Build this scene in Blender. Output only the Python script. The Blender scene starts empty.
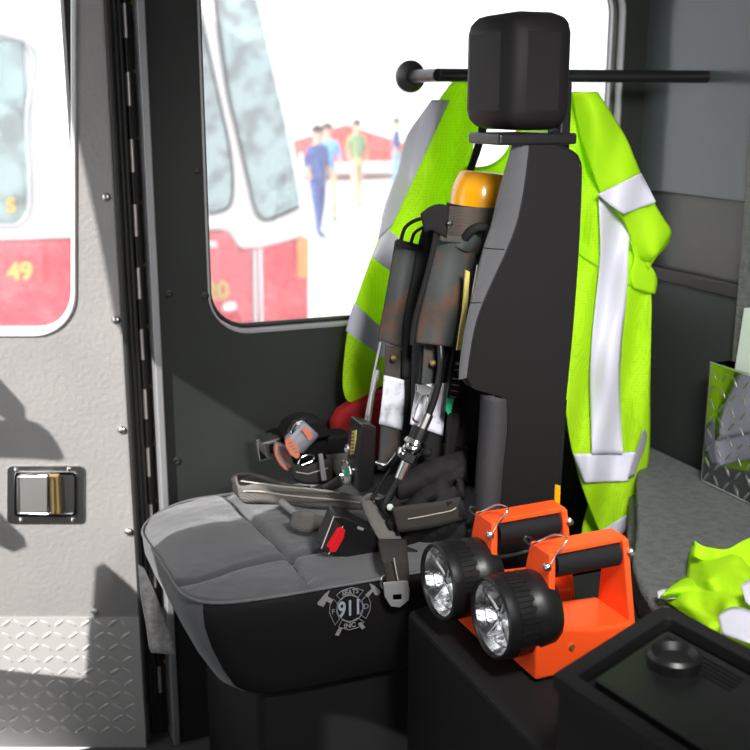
import bpy, bmesh, math, random
from mathutils import Vector, Matrix, noise
random.seed(4)
scene = bpy.context.scene
C = scene.collection
# ------------------------------------------------------------------ camera model (vehicle axes: x rearward, y outboard, z up)
F = 1100; TH = math.radians(14); YAW = math.radians(22); CZ = 1.27
def ray(px, py):
    a = (px-375)/F; b = (375-py)/F
    f = math.cos(TH)+b*math.sin(TH); z = -math.sin(TH)+b*math.cos(TH)
    return Vector((a*math.cos(YAW)+f*math.sin(YAW), -a*math.sin(YAW)+f*math.cos(YAW), z))
CAM = Vector((0, 0, CZ))
def oX(px, py, v): d = ray(px, py); return CAM + d*(v/d.x)
def oY(px, py, v): d = ray(px, py); return CAM + d*(v/d.y)
def oZ(px, py, v): d = ray(px, py); return CAM + d*((v-CZ)/d.z)
FWD = Vector((math.sin(YAW), math.cos(YAW), 0)); RGT = Vector((math.cos(YAW), -math.sin(YAW), 0))
def oD(px, py, v):                         # plane facing the camera heading at horizontal distance v (the door leaf)
    d = ray(px, py); return CAM + d*(v/d.dot(FWD))
# ------------------------------------------------------------------ materials
def mat(name, col, rough=0.6, metal=0.0, bump=None, var=None, spec=0.5, sheen=0, coat=0, trans=0):
    m = bpy.data.materials.new(name); m.use_nodes = True
    nt = m.node_tree; b = nt.nodes['Principled BSDF']
    b.inputs['Base Color'].default_value = (*col, 1); b.inputs['Roughness'].default_value = rough
    b.inputs['Metallic'].default_value = metal; b.inputs['Specular IOR Level'].default_value = spec
    b.inputs['Sheen Weight'].default_value = sheen; b.inputs['Coat Weight'].default_value = coat
    b.inputs['Transmission Weight'].default_value = trans
    tc = nt.nodes.new('ShaderNodeTexCoord')
    if var:
        col2, sc, lo, hi = var
        n = nt.nodes.new('ShaderNodeTexNoise'); n.inputs['Scale'].default_value = sc; n.inputs['Detail'].default_value = 5
        r = nt.nodes.new('ShaderNodeMapRange'); r.inputs['From Min'].default_value = lo; r.inputs['From Max'].default_value = hi
        x = nt.nodes.new('ShaderNodeMix'); x.data_type = 'RGBA'
        x.inputs['A'].default_value = (*col, 1); x.inputs['B'].default_value = (*col2, 1)
        nt.links.new(tc.outputs['Object'], n.inputs['Vector']); nt.links.new(n.outputs['Fac'], r.inputs['Value'])
        nt.links.new(r.outputs['Result'], x.inputs['Factor']); nt.links.new(x.outputs['Result'], b.inputs['Base Color'])
    if bump:
        kind, sc, st, dist = bump
        if kind == 'noise':
            n = nt.nodes.new('ShaderNodeTexNoise'); n.inputs['Scale'].default_value = sc; n.inputs['Detail'].default_value = 6; out = n.outputs['Fac']
            nt.links.new(tc.outputs['Object'], n.inputs['Vector'])
        elif kind == 'voronoi':
            n = nt.nodes.new('ShaderNodeTexVoronoi'); n.inputs['Scale'].default_value = sc; out = n.outputs['Distance']
            nt.links.new(tc.outputs['Object'], n.inputs['Vector'])
        else:
            n = nt.nodes.new('ShaderNodeTexWave'); n.inputs['Scale'].default_value = sc; n.bands_direction = 'DIAGONAL'; out = n.outputs['Fac']
            nt.links.new(tc.outputs['Object'], n.inputs['Vector'])
        bp = nt.nodes.new('ShaderNodeBump'); bp.inputs['Strength'].default_value = st; bp.inputs['Distance'].default_value = dist
        nt.links.new(out, bp.inputs['Height']); nt.links.new(bp.outputs['Normal'], b.inputs['Normal'])
    return m
M = {}
M['door'] = mat('door_vinyl', (.33,.315,.305), .5, bump=('noise',110,.5,.003), var=((.305,.29,.285),7,.4,.7))
M['wall'] = mat('wall_panel', (.032,.035,.032), .55, spec=.2, bump=('noise',160,.2,.001), var=((.026,.029,.027),5,.4,.7))
M['rear'] = mat('rear_panel', (.040,.042,.040), .32, bump=('noise',14,.12,.006), var=((.03,.033,.032),4,.4,.7))
M['rearlow'] = mat('rear_low_panel', (.028,.032,.031), .5)
M['glosspane'] = mat('dark_glossy_panel', (.065,.075,.082), .16, bump=('noise',20,.2,.004))
M['trim'] = mat('aluminium_trim', (.33,.33,.34), .5, .3, bump=('noise',200,.2,.001))
M['rubber'] = mat('black_rubber', (.02,.019,.018), .5)
M['gap'] = mat('dark_jamb', (.018,.014,.012), .6)
M['chrome'] = mat('chrome', (.78,.77,.75), .12, 1.0)
M['paddle'] = mat('paddle_steel', (.55,.54,.52), .35, .8)
M['steel'] = mat('brushed_steel', (.62,.61,.6), .28, 1.0)
M['pin'] = mat('hinge_knuckle', (.72,.66,.64), .35, .7)
M['brass'] = mat('yellow_zinc', (.55,.38,.16), .4, .8)
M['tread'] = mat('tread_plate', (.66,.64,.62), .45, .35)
M['treadd'] = mat('tread_plate_dark', (.26,.27,.28), .07, 1.0)
M['floor'] = mat('floor_rubber', (.10,.10,.10), .7, bump=('voronoi',80,.3,.002))
M['ceiling'] = mat('headliner', (.62,.61,.6), .9, bump=('noise',80,.2,.002))
M['seat'] = mat('seat_fabric', (.102,.104,.113), .85, spec=.2, bump=('voronoi',520,.5,.0015), sheen=.35)
M['seatside'] = mat('seat_vinyl', (.010,.009,.0095), .6, spec=.2, bump=('noise',300,.15,.0008))
M['seatroll'] = mat('seat_roll_fabric', (.05,.05,.054), .85, spec=.2, bump=('voronoi',520,.5,.0015))
M['piping'] = mat('seat_piping', (.15,.15,.155), .6)
M['thread'] = mat('grey_print', (.26,.25,.27), .7)
M['printblue'] = mat('pale_print', (.36,.40,.50), .7)
M['black'] = mat('black_plastic', (.009,.009,.010), .35)
M['blackm'] = mat('black_matt', (.011,.011,.012), .7, spec=.2, bump=('noise',200,.3,.001))
M['nylon'] = mat('black_nylon', (.017,.016,.017), .8, spec=.2, bump=('noise',60,.5,.004))
M['web'] = mat('grey_webbing', (.165,.155,.143), .8, spec=.2, bump=('wave',150,.5,.0012))
M['webd'] = mat('dark_webbing', (.05,.045,.041), .85, spec=.2, bump=('wave',170,.5,.001))
M['stitch'] = mat('stitching', (.5,.46,.40), .8)
M['pad'] = mat('worn_strap_pad', (.05,.056,.055), .72, bump=('noise',60,.35,.003), var=((.12,.06,.038),16,.5,.66))
M['camo'] = mat('brown_strap', (.085,.065,.055), .8, var=((.05,.06,.06),14,.45,.6), bump=('wave',120,.4,.001))
M['tape'] = mat('reflective_tape', (.62,.62,.72), .42, .0, bump=('noise',30,.25,.003))
M['oldtape'] = mat('dirty_reflective_tape', (.85,.87,.95), .5, var=((.38,.40,.46),40,.5,.7), bump=('noise',50,.3,.002))
M['orange'] = mat('orange_plastic', (1.0,.095,.015), .38, spec=.4)
M['red'] = mat('red_button', (.75,.012,.02), .35)
M['redbag'] = mat('red_fabric', (.42,.01,.015), .8, bump=('noise',60,.3,.002))
M['amber'] = mat('amber_paint', (1.0,.43,.005), .22, coat=.6)
M['green'] = mat('green_label', (.02,.45,.22), .5)
M['yellowlab'] = mat('yellow_label', (.65,.55,.16), .5)
M['sticker'] = mat('orange_sticker', (.85,.26,.16), .45)
M['stickerg'] = mat('silver_grey_sticker', (.42,.42,.48), .3, .3)
M['cover'] = mat('engine_cover_vinyl', (.125,.128,.135), .6, bump=('voronoi',190,.6,.003), var=((.085,.088,.094),60,.4,.65))
M['mirror'] = mat('mirror_reflector', (.95,.95,.97), .14, 1.0, bump=('noise',90,.35,.004))
M['tongue'] = mat('tongue_steel', (.50,.50,.52), .35, .5)
M['paper'] = mat('pale_paper', (.58,.66,.62), .6)
M['silver_dot'] = mat('silver_coating', (.45,.46,.48), .35, .5)
M['bracket'] = mat('grey_mesh_fabric', (.50,.48,.47), .8, bump=('voronoi',260,.6,.002), var=((.36,.35,.34),90,.4,.6))
M['ground'] = mat('pale_concrete', (.62,.61,.60), .9, var=((.5,.5,.52),.8,.4,.7))
M['truckwhite'] = mat('white_truck_paint', (.86,.87,.87), .25, coat=.4)
M['truckred'] = mat('red_truck_paint', (.66,.02,.045), .3, coat=.3, var=((.80,.09,.10),9,.42,.7))
M['truckglass'] = mat('truck_window_glass', (.35,.47,.47), .08, .2, var=((.18,.22,.22),6,.45,.6))
M['gold'] = mat('gold_leaf', (.62,.42,.06), .35, .2)
M['amberlight'] = mat('amber_marker', (.95,.35,.08), .3)
M['skin'] = mat('skin', (.55,.33,.24), .6)
M['navy'] = mat('navy_cloth', (.05,.08,.25), .8)
M['khaki'] = mat('khaki_cloth', (.55,.45,.28), .8)
M['bluecloth'] = mat('blue_cloth', (.12,.30,.55), .8)
M['greencloth'] = mat('olive_cloth', (.20,.30,.14), .8)
M['hair'] = mat('dark_hair', (.04,.03,.02), .6)
M['redcan'] = mat('red_canopy', (.72,.05,.04), .7)
M['lampglow'] = mat('lamp_lens', (1,1,1), .5)
_b = M['lampglow'].node_tree.nodes['Principled BSDF']; _b.inputs['Emission Color'].default_value=(1,.98,.95,1); _b.inputs['Emission Strength'].default_value=3  # glow of the added ceiling fill lamp

def hivis(name, holes):
    m = bpy.data.materials.new(name); m.use_nodes = True; nt = m.node_tree
    b = nt.nodes['Principled BSDF']; out = nt.nodes['Material Output']
    b.inputs['Roughness'].default_value = .75; b.inputs['Specular IOR Level'].default_value = .25
    base = (.64,.98,.02,1)
    b.inputs['Base Color'].default_value = base
    tr = nt.nodes.new('ShaderNodeBsdfTranslucent'); tr.inputs['Color'].default_value = (.66,.98,.06,1)
    mx = nt.nodes.new('ShaderNodeMixShader'); mx.inputs['Fac'].default_value = .48
    nt.links.new(b.outputs[0], mx.inputs[1]); nt.links.new(tr.outputs[0], mx.inputs[2]); nt.links.new(mx.outputs[0], out.inputs['Surface'])
    tc = nt.nodes.new('ShaderNodeTexCoord')
    n = nt.nodes.new('ShaderNodeTexNoise'); n.inputs['Scale'].default_value = 18
    nt.links.new(tc.outputs['Object'], n.inputs['Vector'])
    bp = nt.nodes.new('ShaderNodeBump'); bp.inputs['Strength'].default_value = .3; bp.inputs['Distance'].default_value = .006
    nt.links.new(n.outputs['Fac'], bp.inputs['Height']); nt.links.new(bp.outputs['Normal'], b.inputs['Normal'])
    if holes:                               # knitted mesh: small dark holes in a grid
        mp = nt.nodes.new('ShaderNodeMapping'); mp.inputs['Scale'].default_value = (235, 235, 180)
        v = nt.nodes.new('ShaderNodeTexVoronoi'); v.inputs['Scale'].default_value = 1; v.inputs['Randomness'].default_value = .12
        nt.links.new(tc.outputs['Object'], mp.inputs['Vector']); nt.links.new(mp.outputs[0], v.inputs['Vector'])
        r = nt.nodes.new('ShaderNodeMapRange'); r.inputs['From Min'].default_value=.22; r.inputs['From Max'].default_value=.36
        nt.links.new(v.outputs['Distance'], r.inputs['Value'])
        x = nt.nodes.new('ShaderNodeMix'); x.data_type='RGBA'; x.inputs['A'].default_value=(.30,.56,.01,1); x.inputs['B'].default_value=base
        nt.links.new(r.outputs['Result'], x.inputs['Factor']); nt.links.new(x.outputs['Result'], b.inputs['Base Color'])
    return m
M['hivis'] = hivis('hi_vis_cloth', False); M['hivismesh'] = hivis('hi_vis_mesh', True)
def glassmat(name, dust, tint=(1,1,1)):
    m = bpy.data.materials.new(name); m.use_nodes = True; nt = m.node_tree; nt.nodes.clear()
    out = nt.nodes.new('ShaderNodeOutputMaterial'); t = nt.nodes.new('ShaderNodeBsdfTransparent'); t.inputs['Color'].default_value=(*tint,1)
    g = nt.nodes.new('ShaderNodeBsdfGlossy'); g.inputs['Roughness'].default_value=.03
    d = nt.nodes.new('ShaderNodeBsdfTranslucent'); d.inputs['Color'].default_value=(.9,.93,.95,1)
    tc = nt.nodes.new('ShaderNodeTexCoord'); n = nt.nodes.new('ShaderNodeTexNoise'); n.inputs['Scale'].default_value=90; n.inputs['Detail'].default_value=8
    nt.links.new(tc.outputs['Object'], n.inputs['Vector'])
    r = nt.nodes.new('ShaderNodeMapRange'); r.inputs['From Min'].default_value=.35; r.inputs['From Max'].default_value=.75
    r.inputs['To Min'].default_value=dust*.75; r.inputs['To Max'].default_value=dust*1.35
    nt.links.new(n.outputs['Fac'], r.inputs['Value'])
    a = nt.nodes.new('ShaderNodeMixShader'); nt.links.new(r.outputs[0], a.inputs[0]); nt.links.new(t.outputs[0], a.inputs[1]); nt.links.new(d.outputs[0], a.inputs[2])
    b = nt.nodes.new('ShaderNodeMixShader'); b.inputs[0].default_value=.03
    nt.links.new(a.outputs[0], b.inputs[1]); nt.links.new(g.outputs[0], b.inputs[2]); nt.links.new(b.outputs[0], out.inputs['Surface'])
    return m
M['glass'] = glassmat('dusty_glass', .085)
M['clear'] = glassmat('clear_lens', .02)
# ------------------------------------------------------------------ object helpers
WO = {}                                    # world origin of every object made
def tag(o, label, cat, group=None, kind=None):
    if label: o['label'] = label
    if cat: o['category'] = cat
    if group: o['group'] = group
    if kind: o['kind'] = kind
    return o
def thing(name, label, cat, loc, group=None):
    o = bpy.data.objects.new(name, None); C.objects.link(o); o.location = loc; o.empty_display_size = .05
    WO[o] = Vector(loc); return tag(o, label, cat, group)
def obj(name, bm, m, parent=None, smooth=None, bevel=0, solid=0, sub=0, label=None):
    """links a bmesh written in world coordinates, its origin at its own centre"""
    bmesh.ops.recalc_face_normals(bm, faces=bm.faces)
    vs = [v.co for v in bm.verts]
    mn = Vector([min(v[i] for v in vs) for i in range(3)]); mx = Vector([max(v[i] for v in vs) for i in range(3)])
    c = (mn+mx)/2
    bmesh.ops.translate(bm, verts=bm.verts, vec=-c)
    me = bpy.data.meshes.new(name); bm.to_mesh(me); bm.free()
    for k in (m if isinstance(m, (list, tuple)) else [m]): me.materials.append(M[k] if isinstance(k, str) else k)
    o = bpy.data.objects.new(name, me); C.objects.link(o); WO[o] = c
    if parent is not None: o.parent = parent; o.location = c - WO[parent]
    else: o.location = c
    if smooth is not None:
        me.polygons.foreach_set('use_smooth', [True]*len(me.polygons))
        if smooth: me.set_sharp_from_angle(angle=math.radians(smooth))
    if solid:
        s = o.modifiers.new('thickness', 'SOLIDIFY'); s.thickness = solid; s.offset = 0
    if bevel:
        b = o.modifiers.new('bevel', 'BEVEL'); b.width = bevel; b.segments = 3; b.limit_method = 'ANGLE'; b.angle_limit = math.radians(35)
    if sub:
        s = o.modifiers.new('sub', 'SUBSURF'); s.levels = sub; s.render_levels = sub
    if label: o['label'] = label
    return o
def struct(name, bm, m, parent=None, **k):
    o = obj(name, bm, m, parent, **k)
    if parent is None: o['kind'] = 'structure'
    return o
def B(): return bmesh.new()
def box(bm, a, b, mi=0, rot=None):
    a = Vector(a); b = Vector(b); vs = [bm.verts.new((x,y,z)) for x in (a.x,b.x) for y in (a.y,b.y) for z in (a.z,b.z)]
    if rot:
        c=(a+b)/2
        for v in vs: v.co = c + rot @ (v.co-c)
    for f in ((0,1,3,2),(4,6,7,5),(0,4,5,1),(2,3,7,6),(0,2,6,4),(1,5,7,3)):
        bm.faces.new([vs[i] for i in f]).material_index = mi
    return bm
def poly(bm, pts, ext, mi=0):
    """prism: polygon of 3-D points pushed along the vector ext"""
    ext = Vector(ext); a = [bm.verts.new(p) for p in pts]; b = [bm.verts.new(Vector(p)+ext) for p in pts]; n = len(a)
    fs = [bm.faces.new(a), bm.faces.new(b[::-1])] + [bm.faces.new((a[i], a[(i+1)%n], b[(i+1)%n], b[i])) for i in range(n)]
    for f in fs: f.material_index = mi
    return bm
def frame(axis):
    axis = Vector(axis).normalized(); u = axis.orthogonal().normalized() if abs(axis.z) > .95 else Vector((0,0,1)).cross(axis).normalized()
    return u, axis.cross(u)
def tube(bm, pts, r, n=10, flat=None, cap=True, closed=False):
    pts = [Vector(p) for p in pts]; N = len(pts); rings = []; pu = None
    for i, p in enumerate(pts):
        if closed: t = pts[(i+1)%N]-pts[i-1]
        else: t = pts[min(i+1,N-1)]-pts[max(i-1,0)]
        t.normalize()
        if pu is None: u = frame(t)[0]
        else:
            u = pu - t*pu.dot(t)
            if u.length < 1e-5: u = frame(t)[0]
            u.normalize()
        pu = u; w = t.cross(u); rr = r[i] if isinstance(r, (list,tuple)) else r
        rings.append([bm.verts.new(p + (u*math.cos(2*math.pi*k/n)+w*math.sin(2*math.pi*k/n))*rr) for k in range(n)])
    for i in range(N if closed else N-1):
        a = rings[i]; b = rings[(i+1)%N]
        for k in range(n): bm.faces.new((a[k], a[(k+1)%n], b[(k+1)%n], b[k]))
    if cap and not closed: bm.faces.new(rings[0][::-1]); bm.faces.new(rings[-1])
    return bm
def lathe(bm, o, axis, prof, n=40, mi=0, cap=True):
    """prof: list of (distance along axis, radius)"""
    o = Vector(o); axis = Vector(axis).normalized(); u, w = frame(axis); rings = []
    for h, r in prof: rings.append([bm.verts.new(o+axis*h+(u*math.cos(2*math.pi*k/n)+w*math.sin(2*math.pi*k/n))*max(r,1e-5)) for k in range(n)])
    for a, b in zip(rings, rings[1:]):
        for k in range(n): bm.faces.new((a[k], a[(k+1)%n], b[(k+1)%n], b[k])).material_index = mi
    if cap:
        bm.faces.new(rings[0][::-1]).material_index = mi; bm.faces.new(rings[-1]).material_index = mi
    return bm
def cat(pts, n=8, closed=False):
    """Catmull-Rom through the points"""
    P = [Vector(p) for p in pts]; N = len(P); out = []
    for i in range(N if closed else N-1):
        g = (lambda k: P[k % N]) if closed else (lambda k: P[max(0, min(N-1, k))])
        a, b, c, d = g(i-1), g(i), g(i+1), g(i+2)
        for s in range(n):
            t = s/n; out.append(.5*((2*b)+(c-a)*t+(2*a-5*b+4*c-d)*t*t+(3*b-a-3*c+d)*t**3))
    if not closed: out.append(P[-1])
    return out
def resample(pts, n):
    P = [Vector(p) for p in pts]; L = [0]
    for a, b in zip(P, P[1:]): L.append(L[-1]+(b-a).length)
    out = []; j = 0
    for i in range(n):
        s = L[-1]*i/(n-1)
        while j < len(P)-2 and L[j+1] < s: j += 1
        d = L[j+1]-L[j]; out.append(P[j].lerp(P[j+1], (s-L[j])/d if d else 0))
    return out
def loft(Lp, Rp, Y, n=40, m=14, smooth=True):
    """cloth between two traced edges (pixel polylines measured on the photo), Y(s,t,px,py) = its depth in the cab"""
    f = (lambda q: resample(cat([(a,b,0) for a,b in q], 6), n)) if smooth else (lambda q: resample([(a,b,0) for a,b in q], n))
    A = f(Lp); Bq = f(Rp); bm = B(); g = []
    for i in range(n):
        row = []
        for j in range(m):
            p = A[i].lerp(Bq[i], j/(m-1)); row.append(bm.verts.new(oY(p.x, p.y, Y(i/(n-1), j/(m-1), p.x, p.y))))
        g.append(row)
    for i in range(n-1):
        for j in range(m-1): bm.faces.new((g[i][j], g[i][j+1], g[i+1][j+1], g[i+1][j]))
    return bm
def interp(vals, s):
    x = s*(len(vals)-1); i = min(int(x), len(vals)-2); return vals[i]+(vals[i+1]-vals[i])*(x-i)
def strap(name, Lp, Rp, ys, m, parent, th=.003, label=None, n=30, sm=True):
    return obj(name, loft(Lp, Rp, lambda s,t,x,y: interp(ys, s), n, 5, sm), m, parent, smooth=50, solid=th, label=label)
def pxpoly(name, pts, Y, th, m, parent, bevel=0, smooth=None, label=None, bm=None):
    """solid slab: outline measured at depth Y, with thickness th going outboard"""
    b = bm or B(); poly(b, [oY(x,y,Y) for x,y in pts], (0,th,0)); return obj(name, b, m, parent, bevel=bevel, smooth=smooth, label=label)
def rrect(x0, y0, x1, y1, r, n=6):
    out = []
    for cx, cy, a0 in ((x1-r,y0+r,-90),(x1-r,y1-r,0),(x0+r,y1-r,90),(x0+r,y0+r,180)):
        for k in range(n+1): a = math.radians(a0+90*k/n); out.append((cx+r*math.cos(a), cy+r*math.sin(a)))
    return out
def text_bm(s, size, ext, o, ax, ay, bold=0, xs=1):
    cu = bpy.data.curves.new('t', 'FONT'); cu.body = s; cu.size = size; cu.extrude = ext; cu.align_x = 'CENTER'; cu.align_y = 'CENTER'; cu.offset = bold
    to = bpy.data.objects.new('t', cu); C.objects.link(to); dg = bpy.context.evaluated_depsgraph_get()
    me = bpy.data.meshes.new_from_object(to.evaluated_get(dg)); bm = B(); bm.from_mesh(me)
    bpy.data.objects.remove(to); bpy.data.curves.remove(cu); bpy.data.meshes.remove(me)
    ax = Vector(ax).normalized(); ay = Vector(ay).normalized(); az = ax.cross(ay); o = Vector(o)
    for v in bm.verts: v.co = o + ax*v.co.x*xs + ay*v.co.y + az*v.co.z
    return bm
def plate_with_hole(bm, outer, hole, ext, mi=0):
    """outer and hole: equal-length loops of 3-D points"""
    ext = Vector(ext); n = len(outer)
    L = [[bm.verts.new(Vector(p)+e) for p in q] for e in (Vector(), ext) for q in (outer, hole)]
    for i in range(n):
        j = (i+1) % n
        for a, b in ((0,1),(1,3),(3,2),(2,0)): bm.faces.new((L[a][i], L[a][j], L[b][j], L[b][i])).material_index = mi
    return bm
def rays_to_rect(loop, x0, z0, x1, z1):
    """for a 2-D loop, matching points on a surrounding rectangle (radial), corners snapped"""
    cx = sum(p[0] for p in loop)/len(loop); cz = sum(p[1] for p in loop)/len(loop); out = []
    for p in loop:
        dx, dz = p[0]-cx, p[1]-cz
        t = min(((x1-cx) if dx > 0 else (x0-cx))/dx if abs(dx) > 1e-9 else 1e9, ((z1-cz) if dz > 0 else (z0-cz))/dz if abs(dz) > 1e-9 else 1e9)
        out.append([cx+dx*t, cz+dz*t])
    for c in ((x0,z0),(x1,z0),(x1,z1),(x0,z1)):
        k = min(range(len(out)), key=lambda i: (out[i][0]-c[0])**2+(out[i][1]-c[1])**2); out[k] = [c[0], c[1]]
    return out
# ================================================================== THE CAB
ZC = 1.66; VW = 2.0; UR = 1.43
struct('floor', box(B(), (-.40,-.45,-.05), (UR+.1, VW+.05, 0)), 'floor')
struct('ceiling', box(B(), (-.38,-.45,ZC), (UR+.1, VW+.08, ZC+.06)), 'ceiling')
# outboard wall with its window
wx0 = .366; w_loop = []
wl = oY(209,300,VW).x; wb = .842; wt = 1.52; wr = 1.36
w_loop = [(a,b) for a,b in rrect(wl, wb, wr, wt, .075, 8)]
bm = B(); outer = rays_to_rect(w_loop, wx0, -.02, UR+.1, ZC)
plate_with_hole(bm, [(a,VW,b) for a,b in outer], [(a,VW,b) for a,b in w_loop], (0,.06,0))
wall_side = struct('wall_right', bm, 'wall')
win = struct('window_1', plate_with_hole(B(), [(a,VW-.002,b) for a,b in rrect(wl-.002,wb-.003,wr+.002,wt+.002,.08,8)], [(a,VW-.002,b) for a,b in rrect(wl+.002,wb+.003,wr-.002,wt-.002,.072,8)], (0,.05,0)), 'trim')
obj('glass_pane', poly(B(), [(a,VW+.03,b) for a,b in w_loop], (0,.005,0)), 'glass', win)
obj('rubber_seal', tube(B(), [(a,VW+.024,b) for a,b in rrect(wl+.006,wb+.008,wr-.006,wt-.006,.07,8)], .005, 6, closed=True), 'rubber', win)
# rear wall
bm = B(); box(bm, (UR,-.45,0), (UR+.06, VW+.06, ZC)); rear = struct('wall_back', bm, 'rear')
# raised glossy upper panel, black batten and lower panel on it
p = [oX(642,120,UR), oX(737,120,UR)]
V1 = oX(641,135,UR).y; V2 = oX(733,135,UR).y
zb1 = oX(690,262,UR).z
vm=lambda x: oX(x,200,UR).y
struct('trim_1', poly(B(), [(UR-.012,a,b) for a,b in rrect(V2-.30, 1.085, V1-.0, 1.50, .06, 6)], (.012,0,0)), 'glosspane', rear, bevel=.004)
zl = [oX(x,y,UR).z for x,y in ((690,274),(690,283))]
struct('trim_2', box(B(), (UR-.02,V2-.3,min(zl)-.004), (UR,VW,max(zl)+.004)), 'rubber', rear, bevel=.002)
struct('trim_3', box(B(), (UR-.008,V2-.3,.3), (UR,VW,min(zl)-.004)), 'rearlow', rear)
# pale textured post closing the rear panel at the right
vp = oX(736,300,UR-.03).y
struct('trim_4', box(B(), (UR-.03, vp-.35, .0), (UR, vp, ZC)), 'cover', bevel=.004)
# added sun mask, unseen at left; opening shaped to give the wanted shadow edges
SUN = Vector((.75,.35,-.50)).normalized()
UP = -.35
def onpart(p): t = (p.x-UP)/SUN.x; q = p - SUN*t; return (q.y, q.z)
DD = FWD.dot(Vector((.318, VW+.01, 0)))    # distance of the door leaf
lit = [onpart(oD(82,110,DD)), onpart(oD(109,235,DD)), onpart(oD(127,332,DD)),
       (1.45,1.25), (1.393,1.162), (1.397,1.097), (1.419,1.081), (1.461,1.028), (1.453,.986), (1.39,.95), (1.40,.80), (1.69,.77), onpart(oD(104,560,DD)), onpart(oD(96,680,DD))]
far = 2.08
lo = [(q[0], q[1]) for q in lit]
hole = lo + [(far-.12, .42), (far, .48), (far, 1.75)]
hole = resample([(a,b,0) for a,b in hole+[hole[0]]], 90)[:-1]
hole = [(q.x,q.y) for q in hole]
outer = rays_to_rect(hole, 1.25, 0, 2.5, 2.3)
# ================================================================== DOOR (swung a little outward on its long hinge)
dn = FWD                                  # leaf normal
def dp(px, py, off=0): return oD(px, py, DD+off)
dc = dp(-130, 400)
door = bpy.data.objects.new('door_1', None); C.objects.link(door); door.location = (dp(60,618).x, dp(60,618).y, .0); WO[door] = Vector(door.location); door['kind'] = 'structure'
dw = rrect(-170,-60,73,332,40,8)
outerpx = rays_to_rect(dw, -190, -110, 137, 640)
# vertical faces narrow toward the bottom: take the leaf edges as real vertical lines
def leafpt(px, py):
    q = dp(px, py); return q
e_top = dp(117,135); e_bot = dp(137,618)
edge = (e_top+e_bot)/2
Lr = edge.dot(RGT)
def lp(r, z, off=0): return RGT*r + FWD*(DD+off) + Vector((0,0,z))
wloop = [(dp(a,b).dot(RGT), dp(a,b).z) for a,b in dw]
outl = rays_to_rect(wloop, Lr-.95, .262, Lr, 1.60)
bm = B(); plate_with_hole(bm, [lp(a,b) for a,b in outl], [lp(a,b) for a,b in wloop], FWD*.045)
obj('door_panel', bm, 'door', door, bevel=.006)
cxz = (sum(a for a,b in wloop)/len(wloop), sum(b for a,b in wloop)/len(wloop))
inner = [(cxz[0]+(a-cxz[0])*.985, cxz[1]+(b-cxz[1])*.99) for a,b in wloop]
outw = [(cxz[0]+(a-cxz[0])*1.03, cxz[1]+(b-cxz[1])*1.025) for a,b in wloop]
obj('window_frame', plate_with_hole(B(), [lp(a,b,-.006) for a,b in outw], [lp(a,b,-.006) for a,b in inner], FWD*.05), 'truckwhite', door, bevel=.004, label='white window surround')
obj('glass_pane', poly(B(), [lp(a,b,.03) for a,b in wloop], FWD*.004), 'glass', door)
kb = B(); kz = dp(60,617).z
poly(kb, [lp(Lr-.9,.0,-.004), lp(Lr-.002,.0,-.004), lp(Lr-.002,kz,-.004), lp(Lr-.9,kz,-.004)], FWD*.05)
kick = obj('kick_plate', kb, 'tread', door, label='bright diamond tread plate along the foot of the door')
def lug(bm, c, du, dv, L, W, H, nrm):
    """one raised tread lug: a pointed bar"""
    n = nrm
    pts = []
    for i in range(7):
        t = -1+2*i/6; w = W*math.sqrt(max(0,1-t*t))
        pts.append((c+du*(t*L), w, H*(1-t*t)**.5))
    prev = None
    for p, w, h in pts:
        row = [bm.verts.new(p-dv*w), bm.verts.new(p-dv*w*.5+n*h), bm.verts.new(p+dv*w*.5+n*h), bm.verts.new(p+dv*w)]
        if prev:
            for k in range(3): bm.faces.new((prev[k],prev[k+1],row[k+1],row[k]))
        prev = row
bm = B(); Z = Vector((0,0,1))
for i in range(40):
    for j in range(14):
        r = Lr-.03-i*.026; z = kz-.012-j*.026
        if z < .02: continue
        s = 1 if (i+j) % 2 else -1
        du = (RGT*.8*s+Z*.6).normalized(); dv = (RGT*.6*-s+Z*.8).normalized()
        lug(bm, lp(r,z,-.004), du, dv, .0125, .0035, .0018, -FWD)
obj('tread_lug', bm, 'tread', kick, smooth=60)
# recessed paddle latch
pl = obj('latch_plate', plate_with_hole(B(), [dp(a,b,-.004) for a,b in rrect(7,466,84,524,5,5)], [dp(a,b,-.004) for a,b in rrect(16,475,76,515,4,5)], FWD*.005), 'steel', door, bevel=.0008, label='polished steel plate of the paddle latch')
obj('latch_rim', plate_with_hole(B(), [dp(a,b,-.007) for a,b in rrect(14,472,77,517,4,5)], [dp(a,b,-.007) for a,b in rrect(17,475,74,514,3,5)], FWD*.006), 'chrome', pl, bevel=.001)
bm = B(); poly(bm, [dp(a,b,-.0045) for a,b in rrect(16,474,76,516,3,4)], FWD*.002); obj('latch_pan', bm, 'steel', pl)
bm = B(); poly(bm, [dp(18,477,-.012), dp(47,477,-.02), dp(47,512,-.02), dp(19,512,-.012)], FWD*.008); obj('paddle', bm, 'paddle', pl, bevel=.001)
obj('paddle_rim', tube(B(), [dp(18,477,-.013), dp(47,476,-.021), dp(50,477,-.021), dp(51,512,-.021), dp(48,514,-.021), dp(19,513,-.013)], .0018, 6, closed=True), 'chrome', pl)
bm = B(); poly(bm, [dp(48,476,-.014), dp(58,476,-.014), dp(60,514,-.014), dp(50,514,-.014)], FWD*.01); obj('bezel_slot', bm, 'brass', pl, bevel=.001)
for x,y in ((16,470),(69,469),(21,520),(73,520)):
    bm = B(); lathe(bm, dp(x,y,-.004), -FWD, [(0,.0045),(.002,.0042),(.0035,.0025),(.004,0)], 14, cap=False); obj('screw', bm, 'chrome', pl, smooth=60)
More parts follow.
